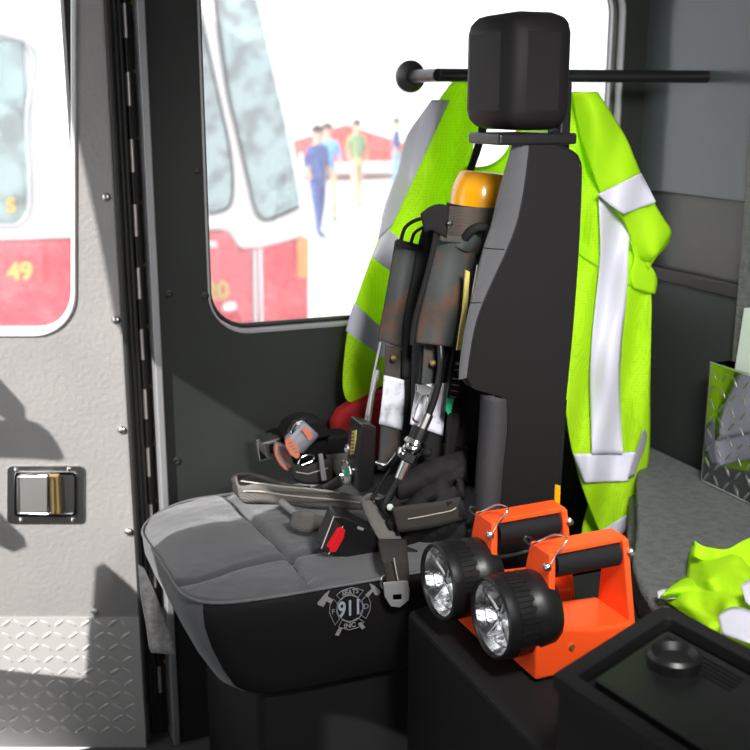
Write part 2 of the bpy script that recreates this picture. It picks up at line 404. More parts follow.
for x,y in ((106,197),(116,320),(122,430),(129,532),(95,612)):
    bm = B(); lathe(bm, dp(x,y), -FWD, [(0,.0085),(.002,.0085),(.0045,.006),(.006,.0025),(.0062,0)], 20, cap=False); obj('dome_bolt', bm, 'steel', door, smooth=60)
# weather seal on the hinge edge of the door, jamb, long hinge, pale trim edge
seal = B()
for k,(off,w) in enumerate(((.0,.006),(.012,.005),(.022,.005))):
    tube(seal, [lp(Lr+.004+off*.6, .1, -.006+off), lp(Lr+.004+off*.6, ZC, -.006+off)], w, 8)
obj('edge_seal', seal, 'rubber', door, smooth=60)
HX = Lr+.034
struct('trim_5', box(B(), (.25,VW+.05,.0), (wx0+.03,VW+.1,ZC)), 'gap')
def wx(px,py): return oY(px,py,VW+.005)
hx = (wx(129,150).x+wx(150,500).x)/2+.006
hinge = thing('piano_hinge', 'long dark piano hinge with bright knuckles between the grey door and dark wall', 'hinge', (hx, VW+.04, 0))
hb = B(); box(hb, (hx-.016,VW+.038,.02), (hx+.03,VW+.05,ZC-.02)); obj('hinge_leaf', hb, 'gap', hinge)
z = 1.55; kk=0
while z > .1:
    bm = B(); tube(bm, [(hx,VW+.026,z), (hx,VW+.026,z-.058)], .0038, 12); obj('knuckle', bm, 'pin', hinge, smooth=50)
    z -= .1155
bm = B(); tube(bm, [(hx,VW+.028,ZC-.02),(hx,VW+.028,.02)], .0032, 8); obj('hinge_pin', bm, 'rubber', hinge, smooth=50)
z = 1.50
while z > .1:
    for dx,dz in ((-.011,0),(.017,.052)):
        bm = B(); lathe(bm, (hx+dx,VW+.038,z+dz), (0,-1,0), [(0,.0048),(.002,.0048),(.0035,.003),(.0036,0)], 6, cap=False); obj('hinge_screw', bm, 'brass', hinge)
    z -= .1155
# bare aluminium edge of the dark wall
wxa = (wx(147,200).x+wx(163,480).x)/2
struct('trim_6', box(B(), (wxa-.005,VW-.010,.0), (wxa+.009,VW+.05,ZC)), 'trim', bevel=.003)
for x,y in ((197,170),(205,296),(176,461),(169,294),(258,300) ):
    if x == 258: continue
    bm = B(); lathe(bm, oY(x,y,VW), (0,-1,0), [(0,.0075),(.002,.0075),(.003,.005),(.001,.004),(.001,0)], 20, cap=False); obj('wall_screw', bm, 'rubber', wall_side, smooth=40)
# ================================================================== SEAT
U0,U1,V0,V1s = .300,.93,1.478,1.945; ZT = .55
seat = thing('jump_seat', 'dark grey padded vehicle seat with quilted cushion and tall side bolster', 'seat', (.65,1.72,0))
def se_loop(n, inset, zz, du=0):
    out = []; cx=(U0+U1)/2; cy=(V0+V1s)/2; a=(U1-U0)/2-inset; b=(V1s-V0)/2-inset
    for k in range(n):
        t = 2*math.pi*k/n; c, s = math.cos(t), math.sin(t); e = 2/7.0
        x = cx+a*math.copysign(abs(c)**e, c); y = cy+b*math.copysign(abs(s)**e, s)
        # far-left corner is generously rounded
        out.append(Vector((x+du*max(0,(cx-x)/a), y, zz)))
    return out
def top_z(x, y):
    g = lambda d, w: math.exp(-(d/w)**2)
    ex = min(x-U0, U1-x, y-V0, V1s-y); crown = .010*(1-math.exp(-max(ex,0)/.05))
    z = ZT-.010+crown
    z -= .013*g(x-.488-.01*math.sin(y*9), .007) + .013*g(y-(1.605-.03*math.exp(-((x-.34)/.06)**2)), .007)*(1 if x>.3 else 0)
    z += .004*noise.noise(Vector((x*14,y*14,0))) + .0012*noise.noise(Vector((x*50,y*50,3)))
    # front left corner droops
    z -= .025*g(min(0, x-U0-.02)*1, .04)*0
    z -= .034*max(0, (.13-(x-U0))/.13)**2*max(0,(y-1.66)/.28)
    return z
n = 320; bm = B(); rings = []
for zz, ins, du in ((.36,.035,.045),(.38,.022,.035),(.42,.010,.024),(.46,.004,.012),(.50,.0,.004),(.525,.001,.001),(.537,.004,0)):
    rings.append([bm.verts.new((v.x,v.y,v.z-.034*max(0,(.13-(v.x-U0))/.13)**2*max(0,(v.y-1.66)/.28)*(zz-.36)/.18)) for v in se_loop(n, ins, zz, du)])
base = se_loop(n, .004, 0)
cc = Vector(((U0+U1)/2,(V0+V1s)/2,0))
for k in range(1, 80):
    f = 1-k/80; row = []
    for v in base:
        p = cc+(v-cc)*f; row.append(bm.verts.new((p.x,p.y,top_z(p.x,p.y))))
    rings.append(row)
for a,b in zip(rings, rings[1:]):
    for k in range(n):
        f = bm.faces.new((a[k],a[(k+1)%n],b[(k+1)%n],b[k])); f.material_index = 1 if rings.index(a) < 6 and not (base[k].x < U0+.03) else 0
bm.faces.new(rings[-1])
cushion = obj('cushion', bm, ['seat','seatside'], seat, smooth=70)
pip = [Vector((v.x,v.y,.541-.034*max(0,(.13-(v.x-U0))/.13)**2*max(0,(v.y-1.66)/.28))) for v in se_loop(n, .002, 0)]
obj('piping', tube(B(), pip, .0026, 6, closed=True), 'piping', cushion, smooth=60)
bm = B(); box(bm, (.42,1.53,.0), (.95,1.93,.36)); obj('seat_base', bm, 'blackm', seat, bevel=.02)
for sp in ([(.488+.01*math.sin(V_*9), V_) for V_ in [1.492+.0222*i for i in range(20)]], [(U_, 1.605-.03*math.exp(-((U_-.34)/.06)**2)) for U_ in [.312+.02*i for i in range(24)]]):
    obj('quilting_seam', tube(B(), [Vector((a_,b_,top_z(a_,b_)+.0003)) for a_,b_ in sp], .0009, 5), 'seatside', cushion)
# emblem printed on the near side of the cushion
EV = V0-.0012
emb = obj('emblem', tube(B(), [oY(315+.1*(350+130*math.cos(t)),575+.1*(335+130*math.sin(t)),EV) for t in [k*math.pi/18 for k in range(36)]], .0007, 5, closed=True), 'thread', cushion, label='grey fire service cross emblem with crossed axes reading SEATS 911 INC')
lob = [[(215,205),(265,160),(370,125),(485,155),(430,225),(370,190),(310,200),(260,250)],
 [(185,240),(150,300),(145,380),(200,500),(245,440),(215,370),(225,285)],
 [(520,200),(555,270),(550,350),(510,435),(450,395),(488,320),(470,250)],
 [(235,520),(340,550),(430,525),(490,470),(430,430),(340,475),(270,450)]]
for l in lob:
    obj('emblem_lobe', tube(B(), [oY(315+.1*a,575+.1*b,EV) for a,b in l], .0007, 5, closed=True), 'thread', emb)
axes = [[(150,150),(95,195),(25,280),(30,300),(85,320),(115,262),(155,285),(185,250),(125,212)],
        [(430,490),(470,545),(505,525),(462,470)],
        [(540,82),(600,110),(655,165),(640,200),(600,200),(578,165),(530,225),(503,200),(568,140)],
        [(240,530),(200,600),(238,610),(272,535)]]
for l in axes:
    bm = B(); poly(bm, [oY(315+.1*a,575+.1*b,EV-.0004) for a,b in l], (0,.0008,0)); obj('axe', bm, 'thread', emb)
def lt(s, px, py, size, m, name='lettering', bold=0, xs=1, ay=(0,0,1), ax=(1,0,0)):
    obj(name, text_bm(s, size, .0004, oY(315+.1*px,575+.1*py,EV-.0006), ax, ay, bold, xs), m, emb)
lt('911', 350, 338, .036, 'printblue', bold=.0008, xs=.74); lt('SEATS', 352, 172, .0115, 'thread', bold=.0003, xs=.9); lt('INC', 348, 505, .0115, 'thread', bold=.0003)
lt('F', 183, 370, .012, 'thread'); lt('D', 512, 315, .012, 'thread')
# near bolster: side outline measured on its near face
BV = 1.49
seam = [(530,142),(529,150),(524,190),(517,224),(505,255),(492,283),(482,306),(475,328),(470,355),(467,378)]
sil = [(513,144),(508,160),(498,194),(491,224),(482,252),(475,285),(470,311),(466,335),(463,360),(462,380)]
dV = [.030,.036,.050,.062,.058,.045,.034,.026,.020,.015]
side = [(530,142),(548,142),(572,152),(579,160),(581,176),(578,250),(572,330),(564,410),(556,470),(551,520),(553,560),(500,560),(500,520),(503,470),(508,430),(508,410),(501,397),(474,389)]+seam[:0:-1]
bm = B(); pts = [oY(a,b,BV) for a,b in side]
for ring_y, ins in ((0,0),):
    poly(bm, [Vector((p.x,BV,p.z)) for p in pts], (0,.032,0), 1)
S0 = resample(cat([oY(a,b,BV) for a,b in seam],6), 60); S1 = resample(cat([oY(a,b,BV+d) for (a,b),d in zip(sil,dV)],6), 60)
g = []
for p0,p1 in zip(S0,S1):
    w = (p1-p0); row = [p0]
    for t in (.12,.3,.5,.7,.88): row.append(p0+w*t+Vector((-.010*math.sin(math.pi*t)**.7,0,0)))
    row += [p1, p1+Vector((.010,.012,0)), p1+Vector((.03,.018,0)), Vector((max(p1.x+.05,.90), p1.y+.018, p1.z))]
    g.append([bm.verts.new(q) for q in row])
for a_,b_ in zip(g,g[1:]):
    for k in range(len(a_)-1): bm.faces.new((a_[k],a_[k+1],b_[k+1],b_[k])).material_index = 0
tp = [bm.verts.new(oY(a,b,BV+.001)) for a,b in [(530,141.5),(548,141.5),(572,151.5),(579,159.5)]]
tq = [bm.verts.new(v.co+Vector((0,.05,0))) for v in tp]
for k in range(3): bm.faces.new((tp[k],tp[k+1],tq[k+1],tq[k])).material_index = 0
bm.faces.new([tp[0],tq[0],g[0][5],g[0][3]]).material_index = 0
bo = obj('side_bolster', bm, ['seat','seatside'], seat, smooth=40)
edge_pts = [oY(a,b,BV+.001) for a,b in seam[::-1]+[(548,141.5),(572,151.5),(579,160),(581,176),(578,250),(572,330),(564,410),(556,470),(551,520)]]
obj('piping', tube(B(), cat(edge_pts,5), .0016, 6), 'seatside', bo, smooth=60)
for yy in (0,):
    for k in (26,40):
        obj('cover_seam', tube(B(), [v+Vector((-.010*math.sin(math.pi*t)**.7-.0004,0,0)) for t in (.05,.3,.6,.9,1) for v in [S0[k]+(S1[k]-S0[k])*t]], .0009, 5), 'seatside', bo)
# lower inner cushion of the near bolster (paler roll below the notch)
bm = loft([(484,394),(482,430),(479,470),(476,530)], [(508,400),(509,430),(505,470),(500,530)], lambda s,t,x,y: 1.50-.0+.035*(1-math.sin(math.pi*min(1,t*1.0+.0))*.9)-.02, 24, 10)
obj('lower_bolster', bm, 'seatroll', seat, smooth=60, solid=.012)
bm = B(); box(bm, (.948,1.585,.42), (.985,1.90,1.02)); obj('back_shell', bm, 'blackm', seat, bevel=.02)
bm = B(); pf = [(a.x-.03,a.z) for a in []]
box(bm, (.80,1.80,.52), (.93,1.88,1.0)); obj('side_bolster', bm, 'seat', seat, bevel=.025, smooth=50)
# headrest on its bracket above the bolster
hr0 = oY(498,138,BV); hr1 = oY(576,139,BV)
bm = B(); box(bm, (hr0.x,BV-.004,1.205), (hr1.x,BV+.10,1.222)); obj('headrest_bracket', bm, 'black', seat, bevel=.004)
bm = B(); box(bm, (hr0.x+.016,BV,1.226), (hr1.x-.004,BV+.16,1.40)); obj('headrest', bm, 'seatside', seat, bevel=.03, smooth=50)
bm = B(); box(bm, (.925,1.52,.60), (.945,1.56,1.30)); obj('back_rail', bm, 'black', seat, bevel=.004)
# pale mesh bracket pad under the front of the cushion
bk = loft([(139,566),(142,600),(147,628),(150,650)], [(145,570),(158,600),(170,632),(174,652)], lambda s,t,x,y: 1.66, 16, 6)
obj('seat_side_pad', bk, 'bracket', seat, smooth=60, solid=.02, label='pale grey mesh pad below the cushion front')
# two rings hanging behind the backrest
# ================================================================== SAFETY VEST
vest = thing('safety_vest', 'fluorescent yellow green mesh safety vest with silver tape hanging behind the seat', 'safety vest', (1.05,1.88,1.25))
def fold(x, y, k): return .010*math.sin(x*.16+y*.03+k)+.006*math.sin(x*.07-y*.05+k*2)+.010*noise.noise(Vector((x*.02,y*.012,k)))
YL = lambda s,t,x,y: 1.945+fold(x,y,0)*.9
Ll = [(452,82),(432,110),(418,135),(405,170),(390,212),(372,256),(358,295),(349,325),(344,360),(343,385),(346,399),(352,402)]
Rl = [(498,82),(487,110),(476,135),(468,170),(455,205),(446,240),(438,280),(428,315),(416,345),(404,365),(388,382),(352,402)]
obj('left_front_panel', loft(Ll, Rl, YL, 90, 34), 'hivismesh', vest, smooth=70, solid=.002)
lift = lambda f, d: (lambda s,t,x,y: f(s,t,x,y)-d)
def tape(name, L, R, Yf, n=26, m='tape', w=10):
    obj(name, loft(L, R, lift(Yf,.003), n, w), m, vest, smooth=70, solid=.0012)
tape('reflective_tape', [(432,100),(406,137),(398,170),(385,205),(378,240)], [(450,100),(433,137),(420,165),(405,198),(392,226)], YL)
tape('reflective_tape', [(386,228),(379,242),(372,257)], [(432,262),(430,280),(425,299)], YL)
tape('reflective_tape', [(354,303),(350,316),(346,331)], [(398,342),(396,356),(392,364)], YL)
# back of the vest seen below its neckline
Yb = lambda s,t,x,y: 1.90+fold(x,y,5)*.5
obj('back_panel', loft([(462,166),(462,190),(462,225)], [(556,110),(562,170),(566,225)], lambda s,t,x,y: Yb(s,t,x,y), 24, 20) if False else
    loft([(464,167),(476,167.5),(488,166),(498,161),(506,153),(511,144),(514,134),(530,120),(556,100)], [(458,232),(470,234),(482,236),(494,238),(506,240),(518,240),(530,240),(545,240),(562,240)], Yb, 40, 18), 'hivis', vest, smooth=70, solid=.002)
obj('neck_binding', tube(B(), cat([oY(x,y,1.897) for x,y in [(464,168),(476,168.5),(488,167),(498,162),(506,154),(511,145),(514,135),(530,121)]],4), .0035, 6), 'hivis', vest, smooth=60)
# right front panel
YR = lambda s,t,x,y: 1.745+fold(x,y,9)*1.0
Lr_ = [(548,92),(552,135),(556,200),(556,260),(556,320),(560,370),(566,410),(571,445),(580,480),(590,508),(600,532),(606,545),(612,545)]
Rr_ = [(590,92),(610,135),(624,190),(634,240),(650,285),(651,330),(650,380),(650,430),(648,462),(641,490),(633,513),(622,535),(612,545)]
obj('right_front_panel', loft(Lr_, Rr_, YR, 110, 36), 'hivismesh', vest, smooth=70, solid=.002)
# short sleeve with folded hem
YS = lambda s,t,x,y: 1.728+fold(x,y,12)*.6-.03*math.sin(math.pi*min(1,max(0,t)))*.8
obj('sleeve', loft([(572,92),(580,135),(592,170),(602,196),(622,218),(630,238),(636,256),(650,262)], [(597,92),(624,135),(634,158),(645,185),(655,205),(664,220),(671,232),(664,245)], YS, 50, 18), 'hivis', vest, smooth=70, solid=.003)
obj('sleeve_hem', loft([(622,238),(630,252),(640,262),(648,270)], [(671,233),(668,243),(656,257),(650,266)], lambda s,t,x,y: 1.735-.012*math.sin(3.1*t), 16, 10), 'hivis', vest, smooth=70, solid=.003)
obj('hip_flap', loft([(575,238),(600,256),(626,270),(652,293)], [(576,252),(596,266),(624,283),(654,294)], lift(YR,.005), 24, 6), 'hivis', vest, smooth=70, solid=.002)
obj('side_flap', loft([(630,240),(634,258),(630,275),(634,288)], [(640,256),(652,268),(657,280),(655,294)], lambda s,t,x,y: 1.722+.012*t, 16, 8), 'hivis', vest, smooth=70, solid=.002)
YS2 = lambda s,t,x,y: YS(s,.5,x,y)-.004
tape('reflective_tape', [(598,194),(610,205),(624,214)], [(641,173),(649,188),(656,202)], YS2, 14)
tape('reflective_tape', [(598,194),(600,230),(600,260),(596,300),(592,340),(590,380),(591,420),(592,454)], [(604,197),(627,222),(628,260),(626,300),(622,340),(620,380),(621,420),(623,454)], lift(YR,.010), 50)
tape('reflective_tape', [(574,454),(578,468),(584,483)], [(640,452),(636,468),(628,481)], lift(YR,.004), 14, w=16)
tape('reflective_tape', [(600,531),(604,540),(610,547)], [(638,508),(634,518),(628,528)], lift(YR,.006), 10)
tape('reflective_tape', [(644,428),(640,440),(633,460),(628,478)], [(647,436),(644,450),(639,462),(634,476)], lift(YR,.007), 14, 'stickerg')
# far lower part of the vest hanging behind
obj('inner_lining', loft([(590,500),(583,525),(582,545),(584,562)], [(612,500),(606,530),(602,552),(600,565)], lambda s,t,x,y: 1.80, 12, 6), 'hivis', vest, smooth=60, solid=.002)
# rail from which the vest hangs
rail = thing('grab_rail', 'black horizontal rail above the seat carrying the yellow vest', 'rail', (1.1,1.88,1.30))
obj('rail_tube', tube(B(), [(.88,1.87,1.315),(1.05,1.85,1.315),(UR,1.80,1.315)], .012, 14), 'black', rail, smooth=60)
bm = B(); lathe(bm, (UR,1.80,1.315), (-1,0,0), [(0,.03),(.006,.03),(.01,.014)], 24); obj('rail_flange', bm, 'black', rail, smooth=50)
bm = B(); tube(bm, [(.88,1.87,1.315),(.88,VW,1.315)], .012, 14); lathe(bm, (.88,VW,1.315), (0,-1,0), [(0,.03),(.006,.03),(.01,.014)], 24); obj('rail_flange', bm, 'black', rail, smooth=50)
# black shoulder belt hanging between the vest panels
sb = obj('shoulder_belt', loft([(486,95),(476,140),(466,172),(455,200)], [(494,95),(484,140),(473,172),(462,200)], lambda s,t,x,y: 1.88, 12, 4), 'blackm', solid=.003)
tag(sb, 'narrow black belt strap running down beside the vest neckline', 'belt')
# ================================================================== AIR PACK
pack = thing('breathing_air_pack', 'firefighter air pack with amber cylinder end and worn grey shoulder straps in the seat back', 'air pack', (.83,1.70,.56))
cyl_c = oY(479,192,1.69); ax = Vector((-.10,-.02,1)).normalized()
bm = B(); rr = (oY(506,200,1.69)-oY(451,200,1.69)).length/2
ax = (oY(482,173,1.69)-oY(478,208,1.69)).normalized(); ax = Vector((.11,0,1)).normalized()
top = oY(484,172,1.69)
lathe(bm, top-ax*.0, -ax, [(.0,.0),(.0,rr*.70),(.003,rr*.80),(.012,rr*.86),(.03,rr*.97),(.045,rr),(.42,rr),(.46,rr*.8),(.48,.02)], 40, cap=False)
cyl = obj('cylinder', bm, 'amber', pack, smooth=50, label='glossy amber end of the air cylinder')
bm = B(); lathe(bm, top-ax*.058, -ax, [(0,rr*1.0),(.0,rr*1.09),(.40,rr*1.10),(.41,rr)], 40, cap=False)
obj('cylinder_sleeve', bm, 'nylon', cyl, smooth=50)
# folded top of harness
obj('harness_yoke', loft([(441,206),(442,218),(444,232),(441,240)], [(496,208),(495,224),(490,244),(474,256)], lambda s,t,x,y: 1.615+.015*math.cos(t*6), 20, 12), 'camo', pack, smooth=60, solid=.006)
obj('harness_yoke', loft([(421,214),(430,207),(440,204),(449,206)], [(425,232),(432,230),(438,234),(446,238)], lambda s,t,x,y: 1.60, 14, 8), 'nylon', pack, smooth=60, solid=.006)
# shoulder strap pads (two) -- far one left, near one right
YP = lambda base, bulge: (lambda s,t,x,y: base-bulge*math.sin(math.pi*t)+.004*math.sin(s*9))
s1 = obj('shoulder_strap', loft([(397,240),(392,270),(387,300),(382,325),(380,340)], [(423,247),(421,272),(414,300),(408,330),(405,349)], YP(1.72,.016), 40, 14), 'pad', pack, smooth=60, solid=.012)
obj('shoulder_strap', loft([(436,206),(424,225),(418,245),(413,275),(406,310),(404,350),(403,378)], [(446,215),(441,232),(434,250),(425,280),(414,315),(410,350),(409,378)], YP(1.70,.004), 40, 8), 'nylon', pack, smooth=60, solid=.008)
obj('strap_hem', loft([(397,239),(396,246)], [(425,246),(423,253)], lambda s,t,x,y: 1.698, 5, 8), 'nylon', s1, smooth=60, solid=.003)
s2 = obj('shoulder_strap', loft([(441,236),(433,265),(426,295),(420,320),(417,343)], [(468,240),(474,262),(470,295),(463,325),(456,347)], YP(1.625,.02), 40, 16), 'pad', pack, smooth=60, solid=.012)
obj('strap_hem', loft([(440,235),(440,241)], [(466,237),(468,244)], lambda s,t,x,y: 1.60, 5, 8), 'camo', s2, smooth=60, solid=.003)
obj('strap_piping', tube(B(), cat([oY(x,y,1.605) for x,y in [(437,225),(434,245),(427,275),(420,300),(414,325),(412,345)]],5), .0045, 8), 'nylon', s2, smooth=60)
# lower strap webbing with studs and reflective patches
l1 = strap('strap_webbing', [(386,345),(384,378),(381,428),(378,470)], [(404,350),(404,380),(402,430),(398,472)], [1.715,1.71,1.70,1.69], 'camo', pack, .005)
obj('reflective_patch', loft([(384,375),(382,400),(379,424)], [(404,380),(404,404),(402,430)], lambda s,t,x,y: 1.694, 14, 8), 'oldtape', l1, smooth=60, solid=.002)
l2 = strap('strap_webbing', [(421,345),(417,385),(412,425),(406,462)], [(452,347),(450,385),(444,432),(438,470)], [1.645,1.64,1.635,1.63], 'nylon', pack, .005)
l3 = strap('strap_webbing', [(424,344),(423,365),(421,388)], [(436,345),(435,365),(432,388)], [1.63,1.63,1.63], 'camo', pack, .003)
obj('reflective_patch', loft([(417,385),(413,405),(410,424)], [(447,383),(445,410),(443,436)], lambda s,t,x,y: 1.628, 14, 8), 'oldtape', l2, smooth=60, solid=.002)
strap('strap_edge', [(405,350),(404,400),(402,440),(398,480)], [(411,350),(410,400),(410,440),(408,480)], [1.705,1.70,1.69,1.68], 'nylon', pack, .006)
strap('strap_edge', [(459,350),(452,390),(447,430),(444,462)], [(467,352),(461,395),(458,432),(452,462)], [1.60,1.60,1.60,1.60], 'seatside', pack, .006)
for x,y,Yd in ((427,224,1.695),(450,223,1.592),(394,358,1.70),(433,363,1.618)):
    bm = B(); lathe(bm, oY(x,y,Yd), (-.35,-1,.1), [(0,.0055),(.003,.0055),(.006,.004),(.0075,0)], 16, cap=False); obj('stud', bm, 'steel' if y<230 else 'brass', pack, smooth=60)
# hoses
def hose(name, pts, r, m, parent, label=None): return obj(name, tube(B(), cat([oY(x,y,Y) for x,y,Y in pts], 7), r, 10), m, parent, smooth=60, label=label)
hose('air_hose', [(401,240,1.70),(405,228,1.69),(414,221,1.68),(426,218,1.67),(434,221,1.66)], .0032, 'blackm', pack)
hose('air_hose', [(411,243,1.70),(414,234,1.69),(420,229,1.68),(428,226,1.67)], .0028, 'blackm', pack)
hose('air_hose', [(465,238,1.60),(472,230,1.59),(481,227,1.585),(489,229,1.58),(488,245,1.58),(480,270,1.58),(468,305,1.58),(460,340,1.58)], .0075, 'nylon', pack)
hose('air_hose', [(440,342,1.61),(441,360,1.60),(439,380,1.60),(434,400,1.60),(428,416,1.60)], .0062, 'black', pack)
hose('air_hose', [(478,265,1.565),(472,300,1.565),(466,340,1.57)], .0025, 'steel', pack)
obj('steel_tube', tube(B(), [oY(381,342,1.69),oY(375,370,1.69),oY(366,420,1.69)], .0030, 10), 'steel', pack, smooth=60, label='bright thin steel tube to the gauge console')
obj('steel_tube', tube(B(), [oY(378,370,1.685),oY(372,395,1.685),oY(368,425,1.685)], .0042, 10), 'steel', pack, smooth=60)
# spring hook (silver)
h = hose('snap_hook', [(426,385,1.60),(420,398,1.598),(414,414,1.598),(414,420,1.598),(420,422,1.598),(425,412,1.598),(428,398,1.60),(426,388,1.60)], .0022, 'chrome', pack)
pxpoly('hook_swivel', [(418,385),(425,384),(433,389),(430,395),(421,396),(417,392)], 1.592, .01, 'chrome', h, bevel=.001)
# coupler: stack of turned collars
a = oY(428,414,1.60); b = oY(391,497,1.585); d = (b-a); L = d.length
segs = [('coupling_collar','steel',[(0,.008),(.0,.010),(.026,.010),(.026,.006)],0.0),
        ('coupling_body','black',[(0,.011),(.0,.015),(.022,.015),(.024,.010)],.026/1),
        ('coupling_ring','chrome',[(0,.012),(.0,.018),(.008,.020),(.010,.0165),(.015,.0165),(.018,.018),(.024,.015)],.048),
        ('coupling_nut','black',[(0,.010),(0,.0155),(.014,.0155),(.016,.009)],.072),
        ('coupling_tail','steel',[(0,.008),(0,.010),(.03,.0085),(.032,.005)],.088)]
for nm,mm,pr,o_ in segs:
    bm = B(); lathe(bm, a+d.normalized()*o_, d, pr, 6 if nm=='coupling_nut' else 24); obj(nm, bm, mm, pack, smooth=35)
hose('air_hose', [(399,480,1.585),(392,492,1.585),(386,504,1.585)], .0065, 'black', pack)
obj('coupling_knob', lathe(B(), oY(404,452,1.60), (-.9,-.4,.2), [(0,.006),(.004,.009),(.010,.009),(.012,.006)], 14), 'chrome', pack, smooth=40)
obj('coupling_knob', lathe(B(), oY(424,452,1.60), (.9,-.4,-.2), [(-.004,.005),(.004,.008),(.010,.008),(.012,.005)], 14), 'blackm', pack, smooth=40)
hose('air_hose', [(372,500,1.62),(384,478,1.64),(398,462,1.65),(420,455,1.64),(430,465,1.62)], .003, 'blackm', pack)
hose('wire_loop', [(375,462,1.66),(385,465,1.655),(392,458,1.65),(396,452,1.65)], .0035, 'steel', pack)
# label plate deep in the seat back
bm = B(); poly(bm, [oY(x,y,1.595) for x,y in [(454,352),(468,350),(457,412),(445,412)]], (0,.01,0)); lab = obj('label_plate', bm, 'black', pack)
for i,(x0,x1,y) in enumerate(((456,463,362),(455,461,369),(453,459,378),(452,459,384),(451,458,390),(450,456,396))):
    bm = B(); poly(bm, [oY(x0,y,1.594),oY(x1,y+1,1.594),oY(x1,y+(3.5 if i==0 else 2),1.594),oY(x0,y+(3 if i==0 else 1.2),1.594)], (0,.001,0)); obj('label_print', bm, 'thread', lab)
bm = B(); poly(bm, [oY(x,y,1.592) for x,y in [(447,398),(454,399),(451,412),(448,415),(446,410)]], (0,.002,0)); obj('label_flag', bm, 'green', lab, label='green flag on the black label')
bm = B(); poly(bm, [oY(x,y,1.568) for x,y in [(466,270),(470,272),(468,305),(461,350),(457,350),(463,310)]], (0,.004,0)); obj('side_label', bm, 'yellowlab', pack, label='pale yellow label strip beside the near strap')
# gauge console
gc = thing('gauge_console', 'black boxy pressure gauge console with round dial and yellow scale in front of strap', 'gauge', oY(360,492,1.62))
bm = B(); poly(bm, [oY(x,y,1.64) for x,y in [(362,424),(377,427),(377,440),(374,486),(368,492),(359,493),(358,470),(359,445)]], (0,.055,0)); obj('console_body', bm, 'black', gc, bevel=.004)
gx = oY(360,460,1.64).x-.001
def gp(px, py): return oX(px, py, gx)
gd = Vector((-1,-.12,.05)).normalized(); gcn = gp(349.5,472)
bm = B(); lathe(bm, gcn, gd, [(0,.021),(.004,.0225),(.008,.022),(.009,.0195),(.004,.018),(.004,.0)], 32, cap=False); ga = obj('gauge_bezel', bm, 'chrome', gc, smooth=40, label='round chrome gauge bezel')
bm = B(); lathe(bm, gcn+gd*.0042, gd, [(0,.0175),(.0006,.0175)], 32); obj('gauge_face', bm, 'silver_dot', ga)
bm = B(); lathe(bm, gcn+gd*.005+Vector((0,0,.001)), gd, [(0,.0085),(.0006,.0085)], 20); obj('gauge_dial', bm, 'green', ga)
bm = B(); poly(bm, [gp(353,431),gp(357,430),gp(355,453),gp(351,455)], (-.002,0,0)); obj('scale_strip', bm, 'yellowlab', gc)
for k in range(6):
    y=433+k*3.6; bm = B(); poly(bm, [gp(352.5,y)+Vector((-.0022,0,0)),gp(355.5,y-.3)+Vector((-.0022,0,0)),gp(355.5,y+.8)+Vector((-.0022,0,0)),gp(352.5,y+1.1)+Vector((-.0022,0,0))], (-.0006,0,0)); obj('scale_mark', bm, 'black', gc)
bm = B(); lathe(bm, gp(348.5,449), gd, [(-.004,.009),(.003,.009),(.005,.006),(.002,.004),(.002,0)], 20, cap=False); obj('side_button', bm, 'steel', gc, smooth=40)
# waist belt bundle of the air pack
wb_ = obj('waist_pad', loft([(378,500),(400,498),(425,485),(445,472),(462,465)], [(400,548),(420,546),(440,545),(455,545),(466,540)], lambda s,t,x,y: 1.60-.03*math.sin(math.pi*t)-.02*s+.012*noise.noise(Vector((x*.06,y*.09,1)))+.005*math.sin(x*.25+y*.3), 30, 16), 'nylon', pack, smooth=60, solid=.02)
obj('belt_stitching', tube(B(), cat([oY(x,y,1.536) for x,y in [(408,519),(420,517),(435,514),(450,511),(456,508)]],4), .0009, 5), 'stitch', wb_, smooth=60)
obj('waist_belt', loft([(392,508),(410,505),(435,502),(460,497)], [(398,532),(415,530),(438,526),(462,520)], lambda s,t,x,y: 1.546-.008*math.sin(3*s), 24, 6), 'webd', pack, smooth=60, solid=.004)
obj('waist_pad', loft([(400,480),(418,470),(440,460),(462,455)], [(396,500),(416,492),(440,486),(466,480)], lambda s,t,x,y: 1.60-.02*math.sin(math.pi*t)+.010*noise.noise(Vector((x*.07,y*.1,4))), 24, 10), 'nylon', pack, smooth=60, solid=.02)
obj('white_stud', lathe(B(), oY(390,507,1.56), (-.3,-1,.3), [(0,.0055),(.003,.0055),(.005,.003)], 16), 'paper', pack, smooth=50)
# ================================================================== BELTS AND SMALL GEAR ON THE CUSHION
# folded-over webbing loop
wl_ = thing('webbing_loop', 'grey stitched webbing folded into a long flat loop on the cushion', 'strap', oZ(290,505,.55))
WB = [(240,499),(246,503),(262,503),(285,506),(310,508),(340,509),(368,508)]
o1 = strap('webbing', [(236,476),(240,486),(262,483),(285,486),(310,488),(340,492),(368,498)], [(240,499),(246,503),(262,502),(285,505),(310,508),(340,509),(368,508)], [oZ(a,b,.557).y for a,b in WB], 'web', wl_, .004, n=40)
strap('webbing', [(236,476),(232,478),(238,474),(250,473),(268,477),(290,484),(310,486)], [(240,499),(233,488),(240,478),(252,476.5),(268,481),(290,488),(310,492)], [1.90,1.915,1.92,1.92,1.92,1.91,1.90], 'webd', wl_, .004, n=40)
for ya,yb in ((0,0),):
    obj('stitching', tube(B(), cat([oY(x,y,Y) for x,y,Y in [(243,491,1.848),(262,491.5,1.829),(285,495,1.799),(310,497.5,1.773),(340,500,1.748),(362,503,1.734)]],5), .0011, 5), 'stitch', o1, smooth=60)
